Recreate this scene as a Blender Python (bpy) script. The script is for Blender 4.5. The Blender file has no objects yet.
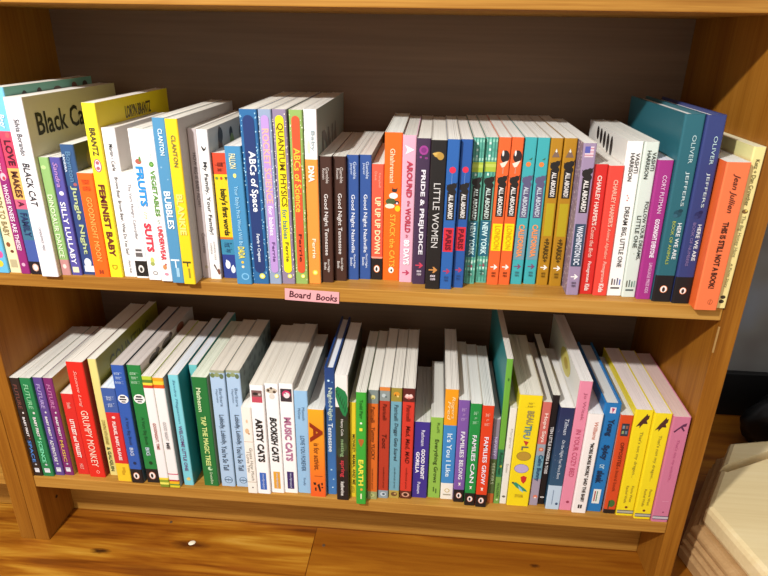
import bpy, bmesh, math, random
from mathutils import Vector, Matrix
random.seed(4)
SC = bpy.context.scene
COL = SC.collection
# ------------------------------------------------------------------ materials
def lin(c):
    c = c / 255.0
    return c / 12.92 if c <= 0.04045 else ((c + 0.055) / 1.055) ** 2.4
def rgb(h):
    if isinstance(h, str):
        h = h.lstrip('#')
        h = tuple(int(h[i:i + 2], 16) for i in (0, 2, 4))
    return tuple(lin(c) for c in h) + (1.0,)
MC = {}
def mat(h, rough=0.42, spec=0.4):
    k = (h, rough, spec)
    if k in MC: return MC[k]
    m = bpy.data.materials.new('print_' + str(h).strip('#'))
    m.use_nodes = True
    b = m.node_tree.nodes['Principled BSDF']
    b.inputs['Base Color'].default_value = rgb(h)
    b.inputs['Roughness'].default_value = rough
    b.inputs['Specular IOR Level'].default_value = spec
    MC[k] = m
    return m
def node_mat(name, rough=0.5, spec=0.4):
    m = bpy.data.materials.new(name); m.use_nodes = True
    nt = m.node_tree; b = nt.nodes['Principled BSDF']
    b.inputs['Roughness'].default_value = rough
    b.inputs['Specular IOR Level'].default_value = spec
    return m, nt, b
def ramp(nt, stops):
    r = nt.nodes.new('ShaderNodeValToRGB')
    e = r.color_ramp.elements
    while len(e) > 1: e.remove(e[0])
    e[0].position = stops[0][0]; e[0].color = rgb(stops[0][1])
    for p, c in stops[1:]:
        q = e.new(p); q.color = rgb(c)
    return r
def wood(name, stops, axis='x', scale=1.0, rough=0.45, bump=0.04, spec=0.4, knots=False):
    """Veneer: long streaks along one axis, fine pores, slow tone drift."""
    m, nt, b = node_mat(name, rough, spec)
    N, L = nt.nodes.new, nt.links.new
    tc = N('ShaderNodeTexCoord')
    def mapped(long_, cross):
        mp = N('ShaderNodeMapping')
        s = {'x': (long_, cross, cross), 'y': (cross, long_, cross), 'z': (cross, cross, long_)}[axis]
        mp.inputs['Scale'].default_value = tuple(v * scale for v in s)
        L(tc.outputs['Object'], mp.inputs['Vector'])
        return mp
    n1 = N('ShaderNodeTexNoise'); n1.inputs['Scale'].default_value = 1.0; n1.inputs['Detail'].default_value = 6
    n1.inputs['Roughness'].default_value = 0.62; n1.inputs['Distortion'].default_value = 0.6
    L(mapped(2.2, 38).outputs[0], n1.inputs['Vector'])
    n2 = N('ShaderNodeTexNoise'); n2.inputs['Scale'].default_value = 1.0; n2.inputs['Detail'].default_value = 3
    L(mapped(9, 420).outputs[0], n2.inputs['Vector'])
    n3 = N('ShaderNodeTexNoise'); n3.inputs['Scale'].default_value = 1.0; n3.inputs['Detail'].default_value = 2
    L(mapped(1.2, 6).outputs[0], n3.inputs['Vector'])
    a1 = N('ShaderNodeMath'); a1.operation = 'MULTIPLY_ADD'; a1.inputs[1].default_value = 0.24; L(n2.outputs[0], a1.inputs[0])
    a2 = N('ShaderNodeMath'); a2.operation = 'MULTIPLY_ADD'; a2.inputs[1].default_value = 0.5; L(n1.outputs[0], a2.inputs[0]); L(a1.outputs[0], a2.inputs[2])
    a1.inputs[2].default_value = 0.0
    a3 = N('ShaderNodeMath'); a3.operation = 'MULTIPLY_ADD'; a3.inputs[1].default_value = 0.26; L(n3.outputs[0], a3.inputs[0]); L(a2.outputs[0], a3.inputs[2])
    r = ramp(nt, stops); L(a3.outputs[0], r.inputs[0])
    L(r.outputs[0], b.inputs['Base Color'])
    bp = N('ShaderNodeBump'); bp.inputs['Strength'].default_value = bump; bp.inputs['Distance'].default_value = 0.002
    L(n2.outputs[0], bp.inputs['Height']); L(bp.outputs[0], b.inputs['Normal'])
    return m
def gradient(name, top, bottom, h):
    m, nt, b = node_mat(name, 0.42)
    tc = nt.nodes.new('ShaderNodeTexCoord'); sp = nt.nodes.new('ShaderNodeSeparateXYZ')
    nt.links.new(tc.outputs['Object'], sp.inputs[0])
    mr = nt.nodes.new('ShaderNodeMapRange'); mr.inputs['From Max'].default_value = h
    nt.links.new(sp.outputs['Z'], mr.inputs[0])
    r = ramp(nt, [(0, bottom), (1, top)]); nt.links.new(mr.outputs[0], r.inputs[0])
    nt.links.new(r.outputs[0], b.inputs['Base Color'])
    return m
def speckle(name, base, dot, scale=260, size=0.28, third=None):
    m, nt, b = node_mat(name, 0.45)
    tc = nt.nodes.new('ShaderNodeTexCoord')
    v = nt.nodes.new('ShaderNodeTexVoronoi'); v.inputs['Scale'].default_value = scale
    nt.links.new(tc.outputs['Object'], v.inputs['Vector'])
    st = [(0, dot), (size, dot), (size + 0.06, base)]
    if third: st.append((0.75, third))
    r = ramp(nt, st)
    nt.links.new(v.outputs['Distance'], r.inputs[0])
    nt.links.new(r.outputs[0], b.inputs['Base Color'])
    return m
def M_(c):
    return c if isinstance(c, bpy.types.Material) else mat(c)
# ------------------------------------------------------------------ mesh helpers
def link_mesh(name, verts, faces, mats, fm=None, parent=None, smooth=False):
    me = bpy.data.meshes.new(name)
    me.from_pydata(verts, [], faces)
    for m in mats: me.materials.append(m)
    if fm:
        for p, i in zip(me.polygons, fm): p.material_index = i
    me.update()
    if smooth:
        for p in me.polygons: p.use_smooth = True
    o = bpy.data.objects.new(name, me); COL.objects.link(o)
    if parent: o.parent = parent
    return o
def bm_obj(name, bm, m, parent=None, loc=(0, 0, 0)):
    me = bpy.data.meshes.new(name); bm.normal_update(); bm.to_mesh(me); bm.free()
    for q in (m if isinstance(m, (list, tuple)) else [m]): me.materials.append(q)
    o = bpy.data.objects.new(name, me); COL.objects.link(o)
    if parent: o.parent = parent
    o.location = loc
    return o
def add_box(bm, x0, x1, y0, y1, z0, z1, bev=0.0):
    r = bmesh.ops.create_cube(bm, size=1.0)
    vs = r['verts']
    for v in vs:
        v.co.x = x0 + (v.co.x + .5) * (x1 - x0)
        v.co.y = y0 + (v.co.y + .5) * (y1 - y0)
        v.co.z = z0 + (v.co.z + .5) * (z1 - z0)
    if bev:
        es = list({e for v in vs for e in v.link_edges})
        bmesh.ops.bevel(bm, geom=es, offset=bev, segments=2, affect='EDGES', profile=0.6)
def box(name, x0, x1, y0, y1, z0, z1, m, parent=None, bev=0.0012):
    bm = bmesh.new(); add_box(bm, x0, x1, y0, y1, z0, z1, bev)
    return bm_obj(name, bm, m, parent)
def empty(name, loc=(0, 0, 0), rot=(0, 0, 0), label=None, cat=None, group=None):
    o = bpy.data.objects.new(name, None); COL.objects.link(o)
    o.empty_display_size = 0.02
    o.location = loc; o.rotation_euler = rot
    if label: tag(o, label, cat, group)
    return o
def tag(o, label, cat, group=None):
    o['label'] = label; o['category'] = cat
    if group: o['group'] = group
TC = {}
def text_uv(s, bold=0.0, shear=0.0):
    """Triangulated lettering, normalised to its own bounding box (0..1, 0..1)."""
    k = (s, bold, shear)
    if k in TC: return TC[k]
    cu = bpy.data.curves.new('lettering', 'FONT'); cu.body = s
    cu.resolution_u = 2; cu.offset = bold * .6; cu.shear = shear
    o = bpy.data.objects.new('lettering', cu)
    me = bpy.data.meshes.new_from_object(o)
    vs = [v.co.copy() for v in me.vertices]; fs = [tuple(p.vertices) for p in me.polygons]
    bpy.data.objects.remove(o); bpy.data.curves.remove(cu); bpy.data.meshes.remove(me)
    x0 = min(v.x for v in vs); x1 = max(v.x for v in vs); y0 = min(v.y for v in vs); y1 = max(v.y for v in vs)
    TC[k] = ([((v.x - x0) / (x1 - x0), (v.y - y0) / max(1e-6, y1 - y0)) for v in vs], fs)
    return TC[k]
# ------------------------------------------------------------------ spine marks
# marks use x as a fraction of the spine width (-.5 .. .5) and f as a fraction of the height from the top
def E(f, x, rx, rz, c): return ('e', f, x, rx, rz, c)          # ellipse, rz as a fraction of the WIDTH too
def R(f0, f1, x0, x1, c): return ('r', f0, f1, x0, x1, c)
def P(pts, c): return ('p', pts, c)                             # polygon of (x, f)
def T(s, f0, f1, size, c, x=0.0, b=0.0, sh=0.0): return (s, f0, f1, size, c, x, b, sh)
def oval_logo(f, c1='f2efe8', c2='e0762e'):
    return [E(f, 0, .27, .36, c2), E(f, 0, .22, .30, c1), E(f + .002, -.02, .10, .2, '26221f')]
def arrow(f, c, k=.3):
    return [('arrow', f, k, c)]
def round_strip(f0, f1, hw, c):
    return [('rr', f0, f1, hw, c)]
def dots(n, c, seed, edge=True, f0=.02, f1=.98, r=.035):
    rr = random.Random(seed); out = []
    for i in range(n):
        x = rr.choice((-1, 1)) * rr.uniform(.36, .47) if edge else rr.uniform(-.42, .42)
        out.append(E(rr.uniform(f0, f1), x, r * rr.uniform(.6, 1.3), r * rr.uniform(.6, 1.6), c))
    return out
def mark_span(m, k):
    if m[0] == 'e': return m[1] - m[4] * k, m[1] + m[4] * k
    if m[0] in ('r', 'rr'): return m[1], m[2]
    if m[0] == 'arrow': return m[1] - m[2] * k, m[1] + m[2] * k
    return min(q[1] for q in m[1]), max(q[1] for q in m[1])
def clusters(marks, k, keep):
    """marks that touch along the spine make one picture; separate ones are pictures of their own"""
    if not marks: return []
    if keep: return [marks]
    sp = sorted(range(len(marks)), key=lambda i: mark_span(marks[i], k)[0])
    out, hi = [], -9
    for i in sp:
        a, b = mark_span(marks[i], k)
        if a > hi + .004: out.append([])
        out[-1].append(i); hi = max(hi, b)
    return [[marks[i] for i in sorted(c)] for c in out]
def marks_mesh(name, marks, w, h, parent, y=-0.0002):
    V, F, FM, mats, mi = [], [], [], [], {}
    def idx(c):
        k = c if isinstance(c, str) else c.name
        if k not in mi: mi[k] = len(mats); mats.append(M_(c))
        return mi[k]
    for n, mk in enumerate(marks):
        yy = y - 0.000005 * n
        t = mk[0]; c = mk[-1]
        if t == 'e':
            _, f, x, rx, rz, c = mk
            pts = [(x * w + rx * w * math.cos(a), h - f * h + rz * w * math.sin(a)) for a in [i * math.tau / 14 for i in range(14)]]
        elif t == 'r':
            _, f0, f1, x0, x1, c = mk
            pts = [(x0 * w, h - f1 * h), (x1 * w, h - f1 * h), (x1 * w, h - f0 * h), (x0 * w, h - f0 * h)]
        elif t == 'p':
            pts = [(x * w, h - f * h) for x, f in mk[1]]
        elif t == 'arrow':
            _, f, k, c = mk; z = h - f * h; s = k * w
            pts = [(-s, z + s * .16), (s * .15, z + s * .16), (-s * .15, z + s * .75), (s * .2, z + s * .75), (s, z), (s * .2, z - s * .75), (-s * .15, z - s * .75), (s * .15, z - s * .16), (-s, z - s * .16)][::-1]
        elif t == 'rr':
            _, f0, f1, hw, c = mk; r = hw * w
            zt = h - f0 * h - r; zb = h - f1 * h + r
            pts = [(r * math.cos(a), zt + r * math.sin(a)) for a in [math.pi * i / 8 for i in range(9)]]
            pts += [(r * math.cos(a), zb + r * math.sin(a)) for a in [math.pi + math.pi * i / 8 for i in range(9)]]
        b0 = len(V); V += [(px, yy, pz) for px, pz in pts]
        F.append(tuple(range(b0, len(V)))); FM.append(idx(c))
    # every face must look towards -y
    o = link_mesh(name, V, F, mats, FM, parent)
    bm = bmesh.new(); bm.from_mesh(o.data)
    for f in bm.faces:
        f.normal_update()
        if f.normal.y > 0: f.normal_flip()
    bm.to_mesh(o.data); bm.free()
    return o
def side_marks(name, side, els, w, parent, k0=0):
    """ellipses / rectangles printed on a cover: ('e', y, z, ry, rz, colour) in mm"""
    V, F, FM, mats, mi = [], [], [], [], {}
    sx = 1 if side == 'R' else -1
    for n, (t, *a) in enumerate(els):
        c = a[-1]
        if c not in mi: mi[c] = len(mats); mats.append(M_(c))
        x = sx * (w / 2 + 0.0002 + 0.00004 * (n + k0))
        if t == 'e':
            y, z, ry, rz, _ = a
            pts = [(y + ry * math.cos(q), z + rz * math.sin(q)) for q in [i * math.tau / 16 for i in range(16)]]
        else:
            y0, y1, z0, z1, _ = a
            pts = [(y0, z0), (y1, z0), (y1, z1), (y0, z1)]
        if side == 'L': pts = pts[::-1]
        b0 = len(V); V += [(x, p / 1000, q / 1000) for p, q in pts]
        F.append(tuple(range(b0, len(V)))); FM.append(mi[c])
    return link_mesh(name, V, F, mats, FM, parent)
# ------------------------------------------------------------------ the book builder
PAGE = {}
def page_mat(c='ece8de', paper=False):
    k = (c, paper)
    if k in PAGE: return PAGE[k]
    m, nt, b = node_mat('page_edges', 0.75, 0.2)
    N, L = nt.nodes.new, nt.links.new
    tc = N('ShaderNodeTexCoord'); mp = N('ShaderNodeMapping')
    mp.inputs['Scale'].default_value = (2600 if paper else 560, 3, 3)
    L(tc.outputs['Object'], mp.inputs['Vector'])
    n = N('ShaderNodeTexNoise'); n.inputs['Scale'].default_value = 1; n.inputs['Detail'].default_value = 2
    L(mp.outputs[0], n.inputs['Vector'])
    base = tuple(int(c[i:i + 2], 16) for i in (0, 2, 4))
    dk = tuple(int(v * .975) for v in base)
    r = ramp(nt, [(0.36, dk), (0.52, base)]); L(n.outputs[0], r.inputs[0])
    L(r.outputs[0], b.inputs['Base Color'])
    PAGE[k] = m
    return m
def cover_mesh(w, d, h, t, bands, left, right, hard, cap):
    """A U-shaped cover: spine with rounded shoulders, front and back boards; colour bands run across the spine."""
    r = min(0.0016 if not hard else 0.0022, w * .2)
    outer = [(-w / 2, d), (-w / 2, r)]
    for i in range(1, 4):
        a = math.pi + (math.pi / 2) * i / 4
        outer.append((-w / 2 + r + r * math.cos(a), r + r * math.sin(a)))
    outer.append((-w / 2 + r, 0.0)); outer.append((w / 2 - r, 0.0))
    for i in range(1, 4):
        a = 1.5 * math.pi + (math.pi / 2) * i / 4
        outer.append((w / 2 - r + r * math.cos(a), r + r * math.sin(a)))
    outer.append((w / 2, r)); outer.append((w / 2, d))
    inner = [(w / 2 - t, d), (w / 2 - t, t), (-w / 2 + t, t), (-w / 2 + t, d)]
    loop = outer + inner; n = len(loop); no = len(outer)
    zs = [0.0]; cols = []
    f_prev = 0.0; seq = []
    for f, c in bands:
        seq.append((f_prev, f, c)); f_prev = f
    for f0, f1, c in reversed(seq):
        zs.append(h * (1 - f0)); cols.append(c)
    mats, mi = [], {}
    def idx(c):
        m = M_(c)
        if m.name not in mi: mi[m.name] = len(mats); mats.append(m)
        return mi[m.name]
    V = [(x, y, z) for z in zs for x, y in loop]; F = []; FM = []
    for k in range(len(zs) - 1):
        for i in range(n):
            j = (i + 1) % n
            F.append((k * n + i, k * n + j, (k + 1) * n + j, (k + 1) * n + i))
            if i == 0: FM.append(idx(left))
            elif i == no - 2: FM.append(idx(right))
            elif i < no - 1: FM.append(idx(cols[k]))
            else: FM.append(idx(cap))
    F.append(tuple(reversed(range(n)))); FM.append(idx(cap))
    top = (len(zs) - 1) * n
    F.append(tuple(top + i for i in range(n))); FM.append(idx(cap if not hard else bands[0][1]))
    return V, F, FM, mats
def pages_mesh(w, d, h, t, hard, paper, thick=0.0021):
    V, F = [], []
    if hard: y0, y1, z0, z1 = t, d - .003, .0032, h - .0034
    elif paper: y0, y1, z0, z1 = t, d - .0008, .0002, h - .0003
    else: y0, y1, z0, z1 = t, d - .0004, .0002, h - .0002
    W = w - 2 * t - .0002
    n = 1 if paper or hard else max(2, round(W / thick))
    step = W / n
    for i in range(n):
        g = 0.00003 if random.random() < .8 else 0.00025
        if n == 1: g = 0
        x0 = -W / 2 + i * step + g; x1 = -W / 2 + (i + 1) * step - g
        jz = random.uniform(0, .00025) if n > 1 else 0; jy = random.uniform(0, .0006) if n > 1 else 0
        b = len(V)
        V += [(x, y, z) for z in (z0, z1 - jz) for x, y in ((x0, y0), (x1, y0), (x1, y1 - jy), (x0, y1 - jy))]
        F += [(b + 3, b + 2, b + 1, b), (b + 4, b + 5, b + 6, b + 7), (b, b + 1, b + 5, b + 4), (b + 1, b + 2, b + 6, b + 5), (b + 2, b + 3, b + 7, b + 6), (b + 3, b, b + 4, b + 7)]
    return V, F
Z_UP, Z_LOW = 0.4328, 0.1191
DEPTH_IN = 0.245
G={
'u_blue':(33.2,14.5,-1.1,170,0.0),'u_cream':(48.0,14,0.9,171,0.0),'u_purple':(61.2,11.5,-0.7,166,0.0),'u_love':(75.7,16.3,-0.7,215,0.0),
'u_blackcat':(95.4,20.81,-5.9,205.5,0.0),'u_green':(111.9,11.56,0.7,141.3,0.0),'u_silly':(124.3,12.53,2.2,141.4,0.0),'u_jungle':(138.9,16.03,5.4,155.5,0.0),
'u_moon':(156.8,18.45,0.8,125.1,0.0),'u_feminist':(174.0,15.26,1.9,201.0,0.0),'u_bear':(189.8,15.57,5.7,174.8,0.0),'u_cater':(205.4,14.92,3.5,127.0,0.0),
'u_fruits':(222.8,15.3,-0.7,175.6,0.0),'u_veg':(238.2,13.67,-2.8,176.0,0.0),'u_bubbles':(253.5,14.52,-6.1,188.8,0.0),'u_blankie':(268.1,13.98,-8.3,188.3,0.0),
'u_howbig':(280.8,10.63,13.4,175.5,0.0),'u_myfam':(292.9,12.81,10.9,175.1,0.0),'u_first':(310.1,17.69,15.5,149.5,-0.0109),'u_dada':(331.3,18.17,-0.5,160.3,-0.0109),
'u_space':(350.3,19.12,2.7,198.8,-0.0109),'u_rocket':(367.3,14.26,4.7,198.9,-0.009),'u_quantum':(382.5,15.35,6.6,199.0,-0.0088),'u_science':(397.8,14.61,8.5,198.7,0.0),
'u_dna':(412.7,14.4,11.4,199.3,0.0),'u_tn1':(427.1,13.9,16.3,149.5,0.0),'u_tn2':(441.7,14.52,23.1,148.6,0.0),'u_nv1':(456.1,13.49,28.9,149.6,0.0),
'u_nv2':(470.0,13.76,32.2,149.5,0.0),'u_up':(484.1,13.59,32.4,139.5,0.0),'u_stack':(501.2,19.92,32.9,174.7,0.0),'u_world':(519.1,15.32,28.8,172.7,0.0),
'u_pride':(534.8,15.23,24.4,170.7,0.0),'u_women':(551.1,16.68,11.2,171.4,0.0),'u_paris1':(566.6,13.66,13.0,172.4,0.0),'u_paris2':(580.7,12.99,19.3,171.8,0.0),
'u_ny1':(594.7,12.7,33.3,171.8,0.0),'u_ny2':(608.9,13.73,38.3,171.7,0.0),'u_lon1':(622.7,13.31,33.7,172.8,0.0),'u_lon2':(636.3,13.22,35.3,173.0,0.0),
'u_cal1':(650.8,13.67,38.7,172.9,0.0),'u_cal2':(667.2,13.82,40.7,172.5,-0.0129),'u_park1':(681.9,13.11,39.4,172.6,-0.017),'u_park2':(697.0,13.86,38.2,173.1,-0.0205),
'u_wash':(712.2,13.73,13.5,172.4,-0.0234),'u_red1':(727.9,15.27,18.1,150.1,-0.0292),'u_red2':(743.7,15.51,15.3,149.5,-0.0292),'u_dream':(760.0,16.36,17.3,175.2,-0.0292),
'u_follow':(775.8,14.71,15.1,175.2,-0.0267),'u_magenta':(791.2,15.38,10.7,157.8,-0.0267),'u_teal':(809.5,20.49,5.9,205.0,-0.0238),'u_navy':(829.6,18.98,3.5,204.9,-0.0238),
'u_still':(851.2,23.59,-11.3,162,-0.012),'u_pooh':(869.4,12.01,-3.6,176.5,0.0),'l_black':(7.0,12.81,2.8,161.7,0.0),'l_green':(21.6,15.7,3.4,162.2,0.0),
'l_purple':(36.3,13.01,7.0,161.7,0.0),'l_plum':(49.6,12.92,8.4,161.0,0.0),'l_redthin':(68.7,17.62,12.6,135.0,0.0),'l_grumpy':(91.3,23.2,8.7,187.9,0.0),
'l_count':(112.1,11.45,15.1,189.6,0.0),'l_please':(133.4,20.02,4.6,153.5,0.0),'l_bigblue':(152.9,17.08,3.0,190.4,0.0),'l_biggreen':(174.7,18.41,5.8,190.0,-0.009),
'l_white1':(194.1,13.46,-1.3,178.9,-0.01),'l_white2':(208.4,14.44,-0.9,177.4,-0.01),'l_welcome':(225.9,13.67,6.0,178.7,-0.01),'l_cyan':(241.2,11.5,34.5,178,-0.01),
'l_tap':(257.5,20.48,8.0,176.4,0.0),'l_lob1':(281.4,19.52,9.7,186.9,0.0),'l_lob2':(302.0,18.63,10.7,187.7,0.0),'l_guess':(319.1,13.16,-0.4,139.7,0.0),
'l_artsy':(335.0,17.86,0.2,174.8,0.0),'l_bookish':(353.2,17.9,4.0,176.0,0.0),'l_music':(371.7,18.3,5.7,176.2,0.0),'l_forever':(390.1,17.76,7.2,165.7,0.0),
'l_activist':(410.0,21.04,2.0,142.2,0.0),'l_night':(427.9,13.44,8.7,200.3,0.0),'l_leaf':(444.4,16.32,-0.8,197.5,0.0),'l_yellow':(457.5,8.56,6.8,153.5,0.0),
'l_earth':(469.9,13.11,-6.1,177.5,0.0),'l_yucky':(483.8,13.78,4.8,174.8,0.0),'l_toot':(498.6,13.79,8.2,178.0,0.0),'l_scared':(513.4,14.12,9.7,176.8,0.0),
'l_mad':(529.1,15.41,10.3,176.9,0.0),'l_gorilla':(547.7,20.75,14.2,124.9,0.0),'l_grows':(567.9,16.54,16.2,131.9,-0.0094),'l_you':(585.5,17.15,15.1,176.1,-0.0124),
'l_belong':(601.6,14.32,11.0,164.0,-0.0124),'l_can':(616.3,14.08,5.9,163.1,-0.0124),'l_grow':(631.2,14.5,4.5,162.3,-0.0124),'l_grey':(644.4,8.96,13.5,136.9,-0.0124),
'l_tallgreen':(653.2,7.76,13.5,225.3,-0.0119),'l_whitethin':(662.0,9.17,14.4,154.1,0.0),'l_oops':(681.3,28.71,12.3,176.3,0.0),'l_calm':(702.9,11.53,15.6,165.7,0.0),
'l_blackw':(713.6,9.15,18.6,174.6,0.0),'l_navy':(727.5,17.98,10.6,162.4,0.0),'l_cozy':(744.7,15.58,10.7,201.8,0.0),'l_more':(762.0,18.32,7.3,157.4,0.0),
'l_blue':(782.0,21.01,12.3,170.9,0.0),'l_opp':(802.5,15.32,10.1,157.1,-0.013),'l_drag1':(821.9,21.63,8.3,167.0,-0.0165),'l_drag2':(843.7,21.08,4.4,166.1,-0.0173),
'l_pink':(865.1,20.64,1.3,164.7,-0.0181),}

def book(gid, label, bands, left=None, right=None, d=None, kind='board', page='e9e3d6', texts=(), logo=(), pics=(), side=(), ctext=(), cap=None, name=None, scatter=False):
    x, w, y, h, a = G[gid]
    if isinstance(bands, (str, bpy.types.Material)): bands = [(1.0, bands)]
    w, h = w / 1000, h / 1000
    up = gid.startswith('u_')
    hard, paper = kind == 'hard', kind == 'paper'
    if d is None: d = h * .95
    else: d = d / 1000
    d = min(d, DEPTH_IN - .003 - y / 1000)
    zz = (Z_UP if up else Z_LOW) + abs(math.sin(a)) * w / 2 + .00005
    nm = name or ('hardcover_book' if hard else 'paperback_book' if paper else 'board_book')
    root = empty(nm, (x / 1000, y / 1000, zz), (0, a, 0), label, 'book', 'books on the upper shelf' if up else 'books on the lower shelf')
    t = .0024 if hard else (.0004 if paper else .0011)
    left = left or bands[0][1]; right = right or bands[0][1]
    cap = cap or (bands[0][1] if hard else 'dcd6c8')
    V, F, FM, mats = cover_mesh(w, d, h, t, bands, left, right, hard, cap)
    cover = link_mesh('cover', V, F, mats, FM, root)
    V, F = pages_mesh(w, d, h, t, hard, paper)
    link_mesh('page_block', V, F, [page_mat(page, hard or paper)], None, root)
    for cl in clusters(list(pics), w / h, scatter):
        marks_mesh('spine_picture', cl, w, h, cover, -0.0002)
    for cl in clusters(list(logo), w / h, False):
        marks_mesh('publisher_mark', cl, w, h, cover, -0.0002)
    for s, f0, f1, size, c, xo, b, sh in texts:
        pts, fs = text_uv(s, b, sh)
        link_mesh('spine_lettering', [((v - .5) * size * w + xo * w, -0.0008, h - (f0 + (f1 - f0) * u) * h) for u, v in pts], fs, [M_(c)], None, cover)
    for sd, els in side:
        for k, e in enumerate(els): side_marks('cover_picture', sd, [e], w, cover, k)
    for s, y0, y1, z0, z1, c, b in ctext:
        pts, fs = text_uv(s, b, 0)
        link_mesh('cover_lettering', [(w / 2 + .0005, (y0 + (y1 - y0) * u) / 1000, (z0 + (z1 - z0) * v) / 1000) for u, v in pts], fs, [M_(c)], None, cover)
    return root
# ================================================================== UPPER SHELF (left to right)
W_, K_ = 'f2efec', '1e1b1c'
book('u_blue', 'light blue book with pink and yellow dots, leftmost on the upper shelf', '63b4d6', d=160,
     pics=[E(.86, .05, .3, .34, 'e2589a'), E(.93, -.1, .3, .3, 'e9c93c'), E(.76, -.2, .25, .3, 'f2efe6'), E(.66, .1, .22, .26, 'e9c93c')])
book('u_cream', 'cream book with small brown pictures low on its spine, second on the upper shelf', [(.2, 'd86a72'), (1, 'eadcae')], right='d8cfa8', d=150,
     texts=[T('WORDS TO BABY', .36, .73, .5, '8a7a52', 0, .02)],
     pics=[E(.79, -.1, .18, .22, '8a4a2c'), E(.84, .1, .16, .14, '6a3a26'), R(.9, .96, -.3, .3, 'b8ac86')])
book('u_purple', 'magenta purple book with white capitals, third from the left edge on the upper shelf', [(.3, 'b0306a'), (1, '92286e')], d=150,
     texts=[T('WHOSE KNEES ARE THESE?', .34, .82, .46, 'f0dce6', 0, .03), T('Peter', .14, .26, .3, 'e9c8d6')],
     pics=[E(.29, 0, .3, .4, 'e6b8c0'), E(.3, .05, .16, .2, 'b8404e'), E(.93, 0, .2, .2, 'd8a8c0')])
book('u_love', 'tall rainbow striped spine, sky blue top and black foot, left of thick white book',
     [(.215, '74bcd8'), (.405, 'd8455f'), (.572, 'e6b060'), (.625, 'd8607c'), (.8, '3d6c86'), (.925, '44599c'), (1, '1e1a22')], right='70a592', d=178, kind='board',
     texts=[T('LOVE', .26, .39, .5, '4c1a2c', 0, .04), T('MAKES', .42, .56, .5, '4e2a22', 0, .04), T('A', .58, .61, .45, '4e2034', 0, .03), T('FAMILY', .645, .78, .5, '26345e', 0, .04), T('Beer', .13, .2, .4, 'f2f4f4', 0, 0, .2)],
     logo=[E(.96, 0, .24, .3, 'd8a890'), E(.96, 0, .16, .22, 'f0ece6')], pics=[E(.235, .1, .16, .2, 'c05a60')],
     side=[('R', [('e', 34, 203, 5, 6, '2c2622'), ('e', 36, 199, 4, 5, '9a6a58'), ('e', 62, 204, 5, 6, '3a2a22'), ('e', 60, 199, 4.5, 5, 'b0785e'), ('e', 98, 204, 9, 5, '5a4a40'), ('e', 135, 206, 6, 5, '6a4a40'), ('e', 160, 206, 6, 5, '39302c')])])
book('u_blackcat', 'thick white spined book with olive front cover carrying a large black title', 'f0edee', right='c6be98', left='f0edee', d=200, kind='board', page='efe9de',
     texts=[T('Silvia Borando', .11, .3, .3, '45424a', .0, .01), T('BLACK CAT', .34, .58, .38, '26242a', 0, .02, .15), T('CANDLEWICK PRESS', .7, .84, .14, '77737a', 0, .02)],
     ctext=[('Black Cat', 17, 122, 163, 188, '1c1a17', .03)])
book('u_green', 'short pale green board book with pink foot between thick white and purple spines', [(.86, '8fb66e'), (1, 'c08a86')], right='8fb66e', d=135,
     texts=[T('DINOSAUR DANCE', .3, .84, .5, 'dfe8c8', 0, .02)], pics=[E(.92, 0, .2, .25, 'e8d6cc'), E(.08, -.1, .25, .2, 'b9d68e')])
book('u_silly', 'short violet board book lettered in white, a cream square at its foot, upper shelf left', '55509a', d=135,
     texts=[T('SILLY LULLABY', .36, .9, .5, 'eceaf4', 0, .03), T('Sandra', .04, .24, .42, 'b98cc4', 0, .02, .2)],
     pics=[E(.29, .05, .22, .2, 'eae2ea'), R(.925, .975, -.3, .3, 'e6ddb8')])
book('u_jungle', 'dark blue book with green lettering and white figure at foot, left of orange spine', [(.3, '34557f'), (1, '33477a')], right='40403a', d=150, page='ece8de',
     texts=[T('Jungle Night', .3, .83, .46, 'b6c48c', 0, .04), T('Boynton', .05, .27, .5, '5f86a8', 0, .02), T('SANDRA', .07, .2, .16, 'd7e2ea', -.3, .03)],
     pics=[E(.29, .15, .14, .12, 'a85a5a'), E(.9, 0, .27, .36, 'dfe6ee'), R(.925, .975, -.32, .4, 'e8eef2')],
     side=[('R', [('e', 40, 135, 18, 14, '6a5a30'), ('e', 75, 128, 3, 20, 'c8b070'), ('e', 45, 122, 12, 8, '5c3a2c'), ('r', 90, 100, 90, 150, '2c4a3a')])])
book('u_moon', 'short bright orange board book with thin yellow script, left of the tall yellow spine', 'f2641c', d=118, page='efe6d8',
     texts=[T('GOODNIGHT MOON', .22, .84, .34, 'f4b45c', .05, 0, .1), T('BROWN', .06, .1, .5, 'a8341c'), T('HURD', .12, .16, .5, 'a8341c')],
     logo=[R(.93, .97, -.14, -.02, '9a3a1e'), R(.93, .97, .03, .15, '9a3a1e'), R(.945, .957, -.1, .1, '9a3a1e')])
book('u_feminist', 'tall bright yellow book with brown capitals on spine and yellow front cover', 'f2e02a', right='e6c818', d=186, page='efe7dc',
     texts=[T('BRANTZ', .13, .28, .42, '4c3c2c', .02, .03), T('FEMINIST BABY', .44, .87, .5, '6c2a26', 0, .06), T('D', .92, .95, .4, 'b89a20')],
     pics=[E(.335, 0, .3, .5, 'b0626a'), E(.335, 0, .22, .42, 'f2dce0'), E(.32, 0, .14, .14, 'b0626a'), E(.35, 0, .14, .14, 'b0626a')],
     ctext=[('LORYN BRANTZ', 64, 131, 177, 191, '4a3a1c', .03), ('Feminist Baby', 30, 160, 140, 172, '6c2420', .05)])
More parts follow.
